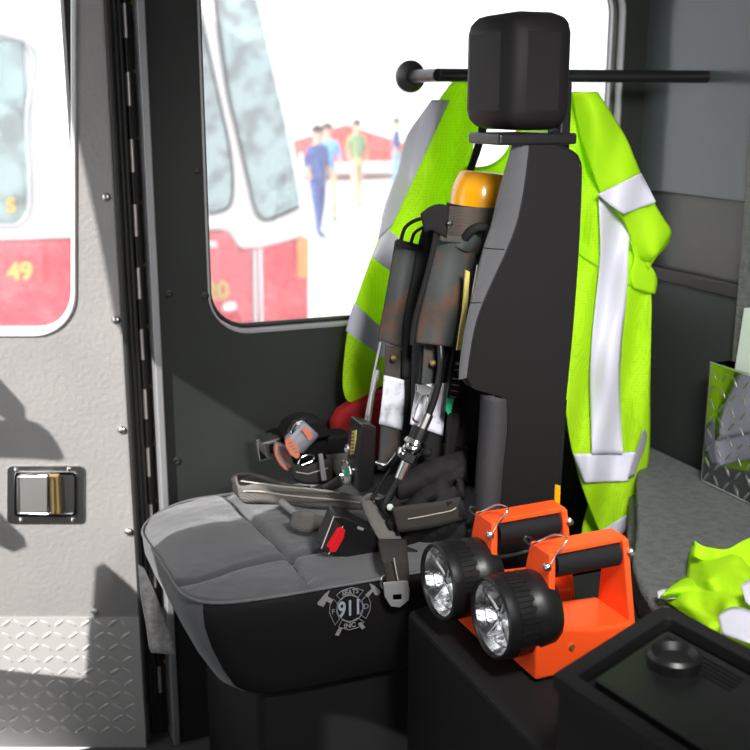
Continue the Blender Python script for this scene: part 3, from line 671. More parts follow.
obj('stitching', tube(B(), cat([oY(x,y,Y) for x,y,Y in [(241,481,1.858),(262,483.8,1.829),(285,486.8,1.799),(310,488.8,1.773),(340,492.8,1.748)]],5), .0012, 5), 'stitch', o1, smooth=60)
# belt with metal end
eb = thing('chest_strap', 'short grey strap curling from a shiny metal tube end beside the red buckle', 'strap', oZ(310,530,.55))
obj('metal_end', tube(B(), [oZ(282,502,.566), oZ(297,515,.566)], .0065, 14), 'tongue', eb, smooth=60, label='shiny metal tube end')
strap('webbing', [(293,512),(300,511),(312,512),(322,516),(332,520),(342,522)], [(290,526),(296,531),(308,533),(318,529),(330,524),(344,524)], [1.69,1.67,1.66,1.67,1.70,1.72], 'web', eb, .004)
strap('webbing', [(292,514),(291,520),(296,524),(310,526)], [(290,526),(296,530),(306,531),(318,529)], [1.69,1.70,1.70,1.69], 'webd', eb, .004)
# black harness clutter by the cushion's far edge: strap under the label unit
gs = thing('folded_lap_belt', 'dark folded lap belt webbing standing behind the grey loop', 'seat belt', oZ(320,490,.55))
o2 = strap('webbing', [(290,462),(302,466),(318,462),(332,457)], [(295,480),(305,484),(320,484),(334,482)], [1.83,1.82,1.81,1.80], 'webd', gs, .004)
obj('stitching', tube(B(), [oY(296,472,1.822),oY(308,474,1.812),oY(328,468,1.80)], .0011, 5), 'stitch', o2)
pxpoly('belt_plate', [(319,455),(323,454),(327,480),(322,481)], 1.79, .006, 'thread', gs, bevel=.001)
strap('webbing', [(326,455),(332,468),(340,480)], [(352,452),(350,466),(346,482)], [1.84,1.83,1.82], 'web', gs, .004)
strap('webbing', [(322,486),(335,478),(348,466)], [(326,490),(340,487),(352,478)], [1.80,1.79,1.79], 'web', gs, .004)
obj('wire_loop', tube(B(), cat([oY(x,y,1.80) for x,y in [(298,464),(301,458),(308,455),(314,456),(312,461),(302,465)]],5), .0012, 6), 'chrome', gs)
pxpoly('stowage_pouch', [(322,437),(330,436),(352,434),(354,456),(340,470),(328,462)], 1.86, .05, 'seatside', gs, bevel=.006)
# regulator with stickers
rg = thing('mask_regulator', 'black breathing regulator with silver grey and orange stickers near the wall', 'regulator', oZ(300,490,.55))
pxpoly('regulator_body', [(286,436),(290,426),(303,420),(318,418),(328,425),(333,438),(332,455),(318,462),(300,460)], 1.86, .06, 'black', rg, bevel=.012, smooth=50)
pxpoly('outlet_block', [(306,424),(316,420),(324,423),(333,436),(316,440),(309,440)], 1.835, .03, 'seatside', rg, bevel=.004)
bm = B(); aa = oY(293,446,1.835); bb = oY(306,432,1.835); lathe(bm, aa, (bb-aa).normalized(), [(0,.0),(0,.021),(.004,.0225),((bb-aa).length+.01,.0225),((bb-aa).length+.012,.018)], 32, cap=False)
drum = obj('purge_drum', bm, 'stickerg', rg, smooth=50, label='silver grey drum end')
dax = (bb-aa).normalized(); side_d = Vector((-.3,-.9,.1))
pxpoly('sticker', [(285,440),(289,438),(294,441),(299,449),(300,456),(297,459),(291,455),(286,447)], 1.812, .002, 'sticker', rg)
for k in range(4): pxpoly('sticker_print', [(288+k*2.2,443+k*3),(292+k*2.0,442+k*3),(292.4+k*2.0,443+k*3),(288.4+k*2.2,444+k*3)], 1.8110, .001, 'thread', rg)
pxpoly('sticker', [(302,430),(306,427),(310,430),(313,437),(309,441),(306,436)], 1.809, .002, 'sticker', rg)
ld = pxpoly('label_disc', [(277,444),(286,446),(291,452),(293,463),(286,469),(280,462),(276,453)], 1.85, .02, 'stickerg', rg, bevel=.002, label='pale pink rimmed disc')
obj('disc_rim', tube(B(), cat([oY(x,y,1.849) for x,y in [(277,444),(276,453),(280,462),(287,469),(293,464)]],5), .003, 8), 'sticker', ld, smooth=60)
pxpoly('disc_print', [(282,452),(285,451),(290,459),(287,461)], 1.847, .002, 'sticker', ld)
pxpoly('chrome_cap', [(290,433),(296,423),(304,421),(300,428),(293,437)], 1.825, .02, 'chrome', rg, bevel=.004)
# chrome clip box by the wall
cb = thing('chrome_belt_clip', 'small square chrome belt clip hanging on the dark wall left of the regulator', 'clip', oY(267,461,1.93))
pxpoly('clip_frame', [(256,440),(276,436),(278,457),(260,462)], 1.93, .03, 'chrome', cb, bevel=.003)
pxpoly('clip_block', [(262,443),(281,438),(284,456),(268,459)], 1.905, .03, 'steel', cb, bevel=.003)
pxpoly('clip_slot', [(269,444),(275,443),(277,453),(270,454)], 1.903, .004, 'black', cb)
pxpoly('clip_mount', [(276,440),(290,436),(292,452),(280,456)], 1.93, .068, 'black', cb, bevel=.003)
# red bag behind the harness
rb = pxpoly('red_bag', [(336,436),(335,424),(343,412),(355,404),(368,398),(392,392),(404,400),(404,470),(336,470)], 1.93, .045, 'redbag', None, bevel=.012, smooth=50)
tag(rb, 'red fabric bag tucked between the air pack and the wall', 'bag')
# belt stalk with red-button buckle
bu = thing('seat_belt_buckle', 'black seat belt buckle with a bright red release button lying on the cushion', 'buckle', oZ(370,560,.55))
def bpt(x,y,z): return oZ(x,y,z)
bo_ = [(334,516),(341,515.5),(352,519),(383,535),(385,540),(381,555),(373,561),(352,559),(329,555),(321,549)]
obj('buckle_body', poly(B(), [oY(x,y,1.565) for x,y in bo_], (0,.032,.006)), 'black', bu, bevel=.004, smooth=40)
obj('mouth_frame', tube(B(), [oY(x,y,1.563) for x,y in [(334,516),(321.5,548.5),(328.5,554.5),(343,526)]], .0011, 6, closed=True), 'steel', bu, smooth=50)
obj('mouth', poly(B(), [oY(x,y,1.564) for x,y in [(334,517.5),(323,548),(328.5,553),(341.5,526)]], (0,.003,0)), 'gap', bu)
obj('release_button', poly(B(), [oY(x,y,1.561) for x,y in [(340,527),(345.5,530),(344,538),(336,552),(329.5,553),(331,546)]], (0,.008,0)), 'red', bu, bevel=.0012, label='bright red release button')
obj('release_button_inset', poly(B(), [oY(x,y,1.5625) for x,y in [(337.5,528),(340.5,529),(330,549),(326.5,546)]], (0,.004,0)), 'red', bu, bevel=.0006)
obj('buckle_mark', poly(B(), [oY(x,y,1.564) for x,y in [(358,526),(364,528.5),(363,531),(357,528.5)]], (0,.002,0)), 'thread', bu)
obj('stalk', tube(B(), cat([oY(380,546,1.575),oY(392,549,1.57),oY(404,552,1.56),oY(416,556,1.55)],5), [.016]*6+[.013]*5+[.010]*5, 12), 'nylon', bu, smooth=60)
# grey belt draped over, going down between buckle and pack
lb = thing('lap_belt', 'grey woven lap belt falling over the cushion edge to a chrome tongue', 'seat belt', oZ(385,560,.55))
strap('webbing', [(361,502),(364,510),(370,524),(377,536),(382,546)], [(384,496),(388,504),(394,520),(400,535),(402,547)], [1.63,1.60,1.575,1.56,1.55], 'web', lb, .004)
strap('webbing', [(361,502),(364,496),(372,493),(384,496)], [(365,512),(367,503),(376,500),(388,505)], [1.63,1.65,1.65,1.62], 'web', lb, .004)
w3 = strap('webbing', [(378,540),(380,552),(382,560),(385,572),(387,583)], [(406,540),(407,552),(408,562),(409,574),(410,583)], [1.55,1.50,1.468,1.466,1.465], 'webd', lb, .004)
obj('stitching', tube(B(), [oY(x,y,1.458) for x,y in [(394,558),(396,570),(398,580)]], .0011, 5), 'stitch', w3)
tn = [(384,583),(408,581),(410,590),(409,600),(404,606),(396,608),(389,605),(385,597)]
tb = B(); hole_ = [(393,595),(397,594.6),(402,594.4),(402,597),(401.5,600),(397,600.4),(394,600.6),(393,598)]
plate_with_hole(tb, [oY(x,y,1.46) for x,y in [(384,583),(397,581.8),(408,581),(410,590),(409,600),(400,607.5),(391,606.5),(385,597)]], [oY(x,y,1.46) for x,y in [(393,594.8),(397,594.6),(402,594.4),(402.2,597),(402,600),(397,600.4),(393.4,600.6),(393.2,598)]], (0,.004,0))
obj('belt_tongue', tb, 'tongue', lb, bevel=.001, label='chrome latch tongue with square hole')
obj('side_ring', tube(B(), cat([oY(x,y,1.46) for x,y in [(385,575),(382,578),(381,583),(383,588)]],4), .0018, 8), 'chrome', lb, smooth=60)
# rings on the dark wall behind the backrest
for x,y,t in ((558.5,437,'upper'),(554.5,460,'lower')):
    pass
bx = thing('back_rail_lacing', 'two small steel lacing rings on a black strip behind the backrest', 'lacing', oY(560,470,1.60))
bm = B(); poly(bm, [oY(552,400,1.60),oY(567,400,1.60),oY(560,500,1.60),oY(548,500,1.60)], (0,.006,0)); obj('lacing_strip', bm, 'blackm', bx)
for x,y in ((558.5,437),(555,460)):
    obj('ring', tube(B(), [oY(x+2.4*math.cos(k*math.pi/8),y+2.4*math.sin(k*math.pi/8),1.597) for k in range(16)], .0007, 6, closed=True), 'steel', bx, smooth=60)
op = pxpoly('amber_strap', [(555,485),(561,486),(560,520),(553,520)], 1.57, .008, 'amber', None, bevel=.002); tag(op, 'short amber strap end showing behind the foot of the backrest', 'strap')
# ================================================================== CONSOLE, ENGINE COVER
bm = B(); poly(bm, [(.635,.85,.0),(1.39,.85,.0),(1.39,1.45,0),(1.39,1.46,0),(.70,1.46,0),(.635,1.44,0)], (0,0,.5)); 
con = obj('centre_console', bm, 'blackm', bevel=.01); tag(con, 'black console top on which the orange lanterns stand', 'console')
bm = B(); pts = [(.72,.85),(.72,1.12),(.90,1.13),(.955,1.285),(1.0,1.37),(1.10,1.50),(1.24,1.70),(1.35,1.86),(1.38,1.95),(1.395,1.95),(1.395,.85)]
poly(bm, [(a,b,.501) for a,b in pts], (0,0,.049)); poly(bm, [(a+.03,b,.0) for a,b in pts[:-2]]+[(1.42,1.97,0),(1.42,.85,0)], (0,0,.5)) if False else None
poly(bm, [(1.05,1.465,.02),(1.2,1.66,.02),(1.34,1.88,.02),(1.39,1.93,.02),(1.39,1.465,.02)], (0,0,.482))
ec = obj('engine_cover', bm, 'cover', bevel=.018, smooth=40); tag(ec, 'grey speckled vinyl engine cover at the right below the rear wall', 'engine cover')
# tread plate box against the rear wall
ZB = .551
P0 = oZ(701,481,ZB); XB = P0.x
tbx = thing('tread_plate_box', 'bright diamond tread plate document box standing on the grey engine cover', 'box', (XB+.03,P0.y-.12,ZB))
ht = oX(706,361,XB).z
yb0 = P0.y-.26; xb1 = UR-.032
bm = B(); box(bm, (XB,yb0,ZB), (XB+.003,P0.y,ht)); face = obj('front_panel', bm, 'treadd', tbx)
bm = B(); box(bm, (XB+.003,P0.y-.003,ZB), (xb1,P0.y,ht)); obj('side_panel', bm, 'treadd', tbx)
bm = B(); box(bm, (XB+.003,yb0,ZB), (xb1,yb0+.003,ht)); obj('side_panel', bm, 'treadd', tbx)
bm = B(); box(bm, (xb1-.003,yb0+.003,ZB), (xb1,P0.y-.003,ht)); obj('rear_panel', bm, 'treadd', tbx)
obj('box_rim', tube(B(), [(XB+.001,P0.y,ht),(XB+.001,yb0,ht)], .0022, 8), 'steel', tbx); obj('box_rim', tube(B(), [(XB+.001,P0.y-.001,ht),(XB+.001,P0.y-.001,ZB+.002)], .002, 8), 'steel', tbx)
obj('box_rim', tube(B(), [(XB+.001,P0.y-.001,ZB+.002),(XB+.001,yb0,ZB+.002)], .002, 8), 'steel', tbx)
bm = B(); i = 0
yy = P0.y-.014
while yy > yb0+.01:
    j = 0; zz = ZB+.014
    while zz < ht-.008:
        s = 1 if (i+j) % 2 else -1
        du = (Vector((0,1,0))*.62*s+Z*.78).normalized(); dv = Vector((1,0,0)).cross(du)
        lug(bm, Vector((XB,yy,zz)), du, dv, .0125, .0026, .0016, Vector((-1,0,0)))
        zz += .029; j += 1
    yy -= .029; i += 1
obj('tread_lug', bm, 'steel', face, smooth=60)
pp = [oX(744,308,XB+.03),oX(770,308,XB+.03),oX(770,380,XB+.03),oX(733,380,XB+.03)]
bm = B(); poly(bm, pp, (.008,0,0)); pa = obj('paper_bundle', bm, 'paper', bevel=.001); tag(pa, 'pale green paper bundle sticking up out of the tread plate box', 'paper')
# crumpled hi-vis garment on the engine cover
cv = thing('folded_safety_vest', 'crumpled fluorescent yellow vest with silver tape lying on the engine cover', 'safety vest', oZ(715,590,.55))
def heap(L, R, z0, zf, n=40, m=26):
    A = resample(cat([(a,b,0) for a,b in L],6), n); Bq = resample(cat([(a,b,0) for a,b in R],6), n); bm = B(); g=[]
    for i in range(n):
        row=[]
        for j in range(m):
            s=i/(n-1); t=j/(m-1); p=A[i].lerp(Bq[i],t); q=oZ(p.x,p.y,z0); h=zf(s,t,p.x,p.y)
            q2 = oZ(p.x,p.y,z0+h); row.append(bm.verts.new(q2))
        g.append(row)
    for i in range(n-1):
        for j in range(m-1): bm.faces.new((g[i][j],g[i][j+1],g[i+1][j+1],g[i+1][j]))
    return bm
rid = lambda x,y: .007*math.sin(x*.10+y*.13)+.005*math.sin(x*.17-y*.10+1)+.010*noise.noise(Vector((x*.05,y*.06,2)))
zf = lambda s,t,x,y: .004+.05*math.sin(math.pi*min(1,t*.9+.05))*math.sin(math.pi*min(1,s*.85+.1))+max(-.003,rid(x,y))
obj('cloth', heap([(692,546),(689,560),(687,575),(678,588),(664,600)], [(775,555),(775,590),(775,615),(775,640),(760,660)], .552, zf), 'hivis', cv, smooth=70, solid=.003)
obj('cloth_fold', heap([(695,541),(703,546),(712,548),(728,549),(745,540),(770,530)], [(693,556),(702,560),(712,562),(730,565),(750,568),(775,565)], .56, lambda s,t,x,y: .040+.006*math.sin(x*.12)-.02*t, 30, 10), 'hivis', cv, smooth=70, solid=.003)
obj('cloth_fold', heap([(668,590),(680,580),(690,577),(702,580)], [(660,598),(680,596),(700,600),(722,606)], .556, lambda s,t,x,y: .008+.02*math.sin(3*t), 20, 10), 'hivis', cv, smooth=70, solid=.003)
obj('reflective_tape', heap([(718,616),(730,608),(745,609),(770,620)], [(722,634),(740,640),(755,645),(775,650)], .57, lambda s,t,x,y: .05+.01*math.sin(3*s), 16, 8), 'tape', cv, smooth=70, solid=.002)
obj('reflective_tape', heap([(741,586),(750,580),(775,575)], [(746,602),(755,608),(775,612)], .57, lambda s,t,x,y: .065, 12, 6), 'tape', cv, smooth=70, solid=.002)
obj('reflective_tape', heap([(657,592),(664,589),(672,590)], [(658,598),(668,599),(676,598)], .556, lambda s,t,x,y: .012, 8, 5), 'tape', cv, smooth=70, solid=.002)
# black moulded case, right foreground
cs = thing('black_case', 'black moulded plastic tray case with recessed lid in front of the yellow vest', 'case', (1.02,1.15,.55))
cor = oZ(664,603,.66); e1 = (oZ(735,640,.66)-cor); e2 = (oZ(610,637,.66)-cor)
e1n = e1.normalized(); e2n = e2.normalized()
def cq(a,b,z): return cor+e1n*a+e2n*b+Vector((0,0,z))
oc = [(0,.02),(.003,.008),(.008,.003),(.02,0),(.30,0),(.30,.24),(0,.24)]
ic = [(.022,.034),(.023,.028),(.026,.024),(.034,.022),(.28,.022),(.28,.22),(.022,.22)]
bm = B(); plate_with_hole(bm, [cq(a,b,0) for a,b in oc], [cq(a,b,0) for a,b in ic], (0,0,-.02)); obj('rim', bm, 'blackm', cs, bevel=.005, smooth=40)
bm = B(); poly(bm, [cq(a,b,-.02) for a,b in [(.004,.004),(.296,.004),(.296,.236),(.004,.236)]], (0,0,-.088)); obj('case_body', bm, 'blackm', cs, bevel=.006)
bm = B(); poly(bm, [cq(a,b,-.006) for a,b in [(.035,.04),(.26,.04),(.26,.2),(.035,.2)]], (0,0,-.014)); obj('lid_insert', bm, 'black', cs, bevel=.004)
bm = B(); lathe(bm, cq(.085,.10,-.006), (0,0,1), [(0,.03),(.012,.03),(.016,.026),(.008,.02),(.008,0)], 30, cap=False); obj('lid_knob', bm, 'black', cs, smooth=40)
for k in range(5):
    bm = B(); poly(bm, [cq(.045,.055+k*.008,-.006),cq(.16,.055+k*.008,-.006),cq(.16,.058+k*.008,-.006),cq(.045,.058+k*.008,-.006)], (0,0,.0015)); obj('lid_rib', bm, 'blackm', cs)
# ================================================================== LANTERNS
def lantern(name, label, lens_px, V, yaw):
    c = oY(*lens_px, V); zb = .501; R = .057
    org = Vector((c.x, c.y, zb)); cz = max(c.z, zb+R+.001); 
    rot = Matrix.Rotation(math.radians(yaw), 3, 'Z')
    def T(x, y, z): return org + rot @ Vector((x, y, z))
    ax = rot @ Vector((1,0,0)); H = cz-zb
    t = thing(name, label, 'lantern', org, 'orange lanterns on the console')
    hc = T(0,0,H)
    bm = B(); lathe(bm, hc, ax, [(.010,.050),(-.002,.0515),(-.003,.054),(.0,.0565),(.006,R),(.016,R+.0005),(.020,R-.001),(.046,R-.003),(.052,R+.0),(.075,R-.002),(.085,.05),(.088,.03)], 56, cap=False)
    hd = obj('lamp_head', bm, 'black', t, smooth=35)
    bm = B()
    for k in range(48):                      # knurled ring round the head
        a = 2*math.pi*k/48; u, w_ = frame(ax); r0 = u*math.cos(a)+w_*math.sin(a); tt = ax.cross(r0)
        q = hc+ax*.016+r0*(R-.002)
        vs = []
        for dx in (0,.022 if k%2 else .026):
            for dt in (-.0034,.0034):
                for dr in (0,.0032 if dx==0 else .002): vs.append(bm.verts.new(q+ax*dx+tt*dt+r0*dr))
        for f in ((0,1,3,2),(4,6,7,5),(0,4,5,1),(2,3,7,6),(0,2,6,4),(1,5,7,3)): bm.faces.new([vs[i] for i in f])
    obj('grip_ring', bm, 'black', hd)
    bm = B(); lathe(bm, hc, ax, [(.002,.0515),(.008,.048),(.013,.043),(.013,.0405),(.019,.036),(.024,.029),(.024,.026),(.028,.020),(.031,.012),(.031,.006)], 48, cap=False); obj('reflector', bm, 'mirror', hd, smooth=20, label='mirror reflector bowl')
    # reflector facets
    bm = B(); lathe(bm, hc+ax*.018, ax, [(-.004,.0),(-.003,.004),(.004,.006),(.02,.006)], 18, cap=False); obj('bulb', bm, 'paper', hd, smooth=50)
    for k in range(4):
        a = k*math.pi/2+.6; u, w_ = frame(ax); r0 = u*math.cos(a)+w_*math.sin(a); tt=ax.cross(r0)
        bm = B(); poly(bm, [hc+ax*.012+r0*.010-tt*.002, hc+ax*.006+r0*.046-tt*.0015, hc+ax*.006+r0*.046+tt*.0015, hc+ax*.012+r0*.010+tt*.002], ax*.004); obj('reflector_rib', bm, 'steel', hd)
    bm = B(); lathe(bm, hc, ax, [(.001,.051),(.0,.030),(-.001,.0)], 40, cap=False); obj('lens', bm, 'clear', hd, smooth=60)
    # orange housing
    W = .047
    bm = B(); prof = [(.045,.004),(.198,.004),(.205,.03),(.203,.060),(.140,.064),(.085,.075),(.045,.082)]
    poly(bm, [T(x,-W,z) for x,z in prof], (T(0,W,0)-T(0,-W,0))); hs = obj('housing', bm, 'orange', t, bevel=.005, smooth=40, label='bright orange plastic housing')
    def post(xa, za, xb, zb_, wa, wb, th):
        bm = B()
        d = Vector((xb-xa,0,zb_-za)).normalized(); n_ = Vector((d.z,0,-d.x))*th/2
        pts = [T(xa-n_.x,-wa,za-n_.z), T(xa-n_.x,wa,za-n_.z), T(xb-n_.x,wb,zb_-n_.z), T(xb-n_.x,-wb,zb_-n_.z)]
        poly(bm, pts, rot @ (n_*2)); return bm
    HT = .176
    obj('front_post', post(.070,.05,.078,HT,W*.98,.026,.010), 'orange', t, bevel=.003)
    obj('front_post', post(.086,.05,.086,HT-.01,.012,.009,.010), 'orange', t, bevel=.002)
    obj('rear_post', post(.207,.02,.199,HT,W*.98,.022,.010), 'orange', t, bevel=.003)
    bm = B(); poly(bm, [T(.076,-.020,HT-.006),T(.203,-.017,HT-.006),T(.203,-.017,HT+.002),T(.076,-.020,HT+.002)], rot @ Vector((0,.036,0))); obj('top_bar', bm, 'orange', t, bevel=.002)
    obj('carry_grip', lathe(B(), T(.088,-.010,HT-.024), ax, [(0,.015),(.0,.0175),(.103,.0175),(.103,.015)], 28), 'blackm', t, smooth=40, label='black foam carry grip')
    for x in (.070,.205):
        obj('bolt', lathe(B(), T(x,-.026,HT-.018), rot @ Vector((-.2,-1,0)), [(-.004,.0055),(.004,.0055),(.006,.003)], 10), 'steel', t, smooth=40)
    obj('snap_wire', tube(B(), cat([T(.074,-.028,HT-.014),T(.080,-.030,HT-.002),T(.092,-.030,HT+.012),T(.098,-.026,HT+.020),T(.088,-.014,HT+.022),T(.072,-.004,HT+.012),T(.066,.006,HT+.004)],6), .0014, 8), 'chrome', t, smooth=60, label='bright wire snap ring')
    obj('snap_clip', tube(B(), cat([T(.062,.006,HT+.002),T(.056,.010,HT+.008),T(.058,.012,HT+.014),T(.066,.010,HT+.010)],5), .0022, 8), 'black', t, smooth=60)
    obj('charge_contact', lathe(B(), T(.10,-W-.001,.045), rot@Vector((0,-1,0)), [(-.002,.004),(.002,.004)], 12), 'brass', t)
    obj('rubber_foot', box(B(), (T(.06,-W+.004,0)).to_tuple(), (T(.06,-W+.004,0)+Vector((.14,.06,.006))).to_tuple()), 'black', t)
    return t
lantern('hand_lantern', 'orange hand lantern standing behind, closer to the seat cushion and backrest', (438,582), 1.345, 1)
lantern('hand_lantern', 'nearest orange hand lantern, in front beside the black case', (491,618), 1.215, 1)
# ================================================================== OUTSIDE
struct('ground_1', box(B(), (-60,2.9,-1.0), (60,90,-.9)), 'ground')
def slab(name, pts, Y, th, m, parent, bevel=.02, label=None):
    bm = B(); poly(bm, [oY(x,y,Y) for x,y in pts], (0,th,0)); return obj(name, bm, m, parent, bevel=bevel, label=label)
def gz(px, Y): 
    p = oY(px,200,Y); return Vector((p.x,Y,-.9))
# truck seen through the side window
TA = 7.0
ta = thing('fire_engine', 'white over red fire engine cab numbered 20 seen through the side window', 'fire truck', gz(240,TA+1))
zpx = lambda px,z,Y: pxy(px,z,Y)
def pyof(px, z, Y):                         # pixel row of height z at column px
    lo_, hi_ = -400, 1200
    for _ in range(40):
        mid = (lo_+hi_)/2
        if oY(px,mid,Y).z > z: lo_ = mid
        else: hi_ = mid
    return mid
slab('upper_cab', [(150,-40),(255,-60),(272,40),(300,165),(308,208),(309,237),(262,249),(240,250),(228,231),(150,231)], TA, 1.9, 'truckwhite', ta, .04, 'white upper cab')
slab('lower_body', [(150,232),(228,232),(240,251),(309,238),(309,pyof(309,-.45,TA)),(150,pyof(150,-.45,TA))], TA+.01, 1.88, 'truckred', ta, .02, 'red lower body')
slab('window', [(150,-10),(195,-10),(222,110),(232,165),(233,195),(228,208),(210,214),(150,216)], TA-.02, .03, 'truckglass', ta, .02)
slab('window', [(214,-10),(255,-10),(285,120),(300,200),(299,207),(272,218),(262,219),(256,210),(245,165),(232,110)], TA-.02, .03, 'truckglass', ta, .02)
obj('window_seal', tube(B(), cat([oY(x,y,TA-.02) for x,y in [(214,-10),(226,80),(238,135),(246,170),(255,208),(262,219),(272,219),(299,207)]],5), .010, 8), 'rubber', ta, smooth=60)
obj('window_seal', tube(B(), cat([oY(x,y,TA-.02) for x,y in [(195,-10),(216,85),(230,150),(233,190),(228,208),(210,214)]],5), .010, 8), 'rubber', ta, smooth=60)
slab('door_seam', [(253,250),(257,250),(259,400),(255,400)], TA-.012, .03, 'steel', ta, .004)
slab('door_seam', [(259,249),(262,249),(265,400),(262,400)], TA-.012, .03, 'truckwhite', ta, .004)
slab('corner_marker', [(297,240),(309,238),(309,278),(298,278)], TA-.015, .03, 'amberlight', ta, .004, 'amber corner marker')
slab('door_latch', [(205,240),(217,241),(218,248),(206,248)], TA-.03, .04, 'steel', ta, .006)
obj('number', text_bm('20', .155, .006, oY(217,291,TA-.014), (1,0,0), (0,0,1), .006), 'gold', ta, label='gold number 20')
slab('badge', [(222,306),(226,302),(236,302),(237,309),(230,312),(223,311)], TA-.012, .02, 'truckwhite', ta, .004)
for px in (120,):
    q = oY(px,420,TA); obj('wheel', lathe(B(), (q.x,TA-.02,-.38), (0,1,0), [(0,.3),(.0,.5),(.03,.52),(.28,.52),(.3,.48)], 40), 'rubber', ta, smooth=40)
# truck seen through the door window
TB = 5.4
tb_ = thing('fire_engine', 'white over red fire engine numbered 49 seen through the door window', 'fire truck', gz(20,TB+1))
slab('upper_cab', [(-260,-160),(92,-160),(92,239),(-260,250)], TB, 1.3, 'truckwhite', tb_, .04, 'white upper cab')
slab('lower_body', [(-260,251),(92,240),(92,pyof(92,-.45,TB)),(-260,pyof(-260,-.45,TB))], TB+.01, 1.28, 'truckred', tb_, .02, 'red lower body')
wp = [(-120,40),(24,40),(27,120),(30,190),(28,212),(20,223),(0,226),(-120,228)]
slab('window', wp, TB-.02, .03, 'truckglass', tb_, .02)
obj('window_seal', tube(B(), cat([oY(x,y,TB-.02) for x,y in wp],5), .012, 8), 'silver_dot', tb_, smooth=60)
obj('number', text_bm('49', .112, .006, oY(20,272,TB-.012), (1,0,.0), (0,0,1), .005), 'gold', tb_, label='gold number 49')
obj('lettering', text_bm('S', .09, .003, oY(11,206,TB-.026), (1,0,.0), (0,0,1), .004), 'gold', tb_)
for px in (-150,):
    q = oY(px,420,TB); obj('wheel', lathe(B(), (q.x,TB-.02,-.38), (0,1,0), [(0,.3),(.0,.5),(.03,.52),(.28,.52),(.3,.48)], 40), 'rubber', tb_, smooth=40)
# bystanders far off
def person(px, Y, shirt, pants, label, step=.12, facing=0, arm=0):
    g = gz(px,Y); t_ = thing('person', label, 'person', g)
    J = {'pel':(0,0,.95),'wai':(0,0,1.10),'che':(0,0,1.35),'nec':(0,0,1.50),'hed':(0,-.02,1.62),'top':(0,-.01,1.74),
         'ls':(-.17,0,1.43),'le':(-.23,.02,1.17),'lh':(-.22,-.08-arm*.2,.95+arm*.2),'rs':(.17,0,1.43),'re':(.23,.02,1.17),'rh':(.21,-.08,.93),
         'lp':(-.09,0,.92),'lk':(-.10,-.04-step*.3,.50),'lf':(-.10,-step,.09),'lt':(-.10,-step-.15,.04),'rp':(.09,0,.92),'rk':(.10,step*.2,.50),'rf':(.10,step,.09),'rt':(.10,step-.15,.04)}
    R_ = {'pel':.14,'wai':.125,'che':.15,'nec':.055,'hed':.095,'top':.07,'ls':.06,'le':.045,'lh':.035,'rs':.06,'re':.045,'rh':.035,'lp':.09,'lk':.06,'lf':.045,'lt':.035,'rp':.09,'rk':.06,'rf':.045,'rt':.035}
    E_ = [('pel','wai'),('wai','che'),('che','nec'),('nec','hed'),('hed','top'),('che','ls'),('ls','le'),('le','lh'),('che','rs'),('rs','re'),('re','rh'),('pel','lp'),('lp','lk'),('lk','lf'),('lf','lt'),('pel','rp'),('rp','rk'),('rk','rf'),('rf','rt')]
    k = list(J); me = bpy.data.meshes.new('body'); rz = Matrix.Rotation(facing,3,'Z')
    me.from_pydata([rz @ Vector(J[q]) for q in k], [(k.index(a),k.index(b)) for a,b in E_], [])
    o = bpy.data.objects.new('body', me); C.objects.link(o); o.parent = t_
    sk = o.modifiers.new('skin','SKIN')
    for i,q in enumerate(k): me.skin_vertices[0].data[i].radius = (R_[q],)*2
    me.skin_vertices[0].data[0].use_root = True
    o.modifiers.new('sub','SUBSURF').render_levels = 2
    # bake it so skin, shirt and trousers can be told apart by height
    dg = bpy.context.evaluated_depsgraph_get(); m2 = bpy.data.meshes.new_from_object(o.evaluated_get(dg)); o.modifiers.clear(); o.data = m2
    m2.materials.clear()
    for q in ('skin', shirt, pants, 'black'): m2.materials.append(M[q])
    for f in m2.polygons:
        z = f.center.z; x = (rz.inverted() @ f.center).x
        f.material_index = 3 if z < .08 else 2 if z < 1.0 and abs(x) < .19 else 0 if z > 1.5 or (abs(x) > .185 and z < 1.15) else 1
        f.use_smooth = True
    WO[o] = g
    bm = B(); hc = g+rz@Vector((0,.0,1.70)); 
    bmesh.ops.create_uvsphere(bm, u_segments=20, v_segments=12, radius=.105)
    for v in bm.verts: v.co = hc+Vector((v.co.x,v.co.y,max(v.co.z,-.02)))
    obj('hair', bm, 'hair', t_, smooth=60)
person(318, 17, 'navy', 'navy', 'person in navy blue clothes standing behind the fire engine', facing=.4)
person(328, 19, 'bluecloth', 'khaki', 'person in blue shirt and khaki trousers walking past', facing=-.5, step=.2)
person(357, 22, 'greencloth', 'khaki', 'person in olive shirt standing under the red canopy', facing=.2)
person(396, 24, 'navy', 'bluecloth', 'person in blue near the left edge of the hanging vest', facing=1)
# red canopy stall and red truck in the distance
cn = thing('market_canopy', 'red event canopy on white poles in the far background', 'canopy', gz(350,30))
c0 = oY(290,152,30); c1 = oY(412,146,30)
bm = B(); zt = oY(350,150,30).z
a = [Vector((c0.x,29,zt)),Vector((c1.x,29,zt)),Vector((c1.x,32,zt)),Vector((c0.x,32,zt))]; apx = Vector(((c0.x+c1.x)/2,30.5,zt+.7))
vs = [bm.verts.new(p) for p in a]; va_ = bm.verts.new(apx); lowv = [bm.verts.new(p-Vector((0,0,.28))) for p in a]
for i in range(4): bm.faces.new((vs[i],vs[(i+1)%4],va_)); bm.faces.new((vs[i],vs[(i+1)%4],lowv[(i+1)%4],lowv[i]))
obj('canopy_roof', bm, 'redcan', cn, solid=.02)
for p in a: obj('pole', tube(B(), [(p.x,p.y,-.9),(p.x,p.y,zt)], .04, 8), 'truckwhite', cn)
hse = thing('white_hall', 'long pale hall building far behind the parked fire engines', 'building', (12,45,-.9))
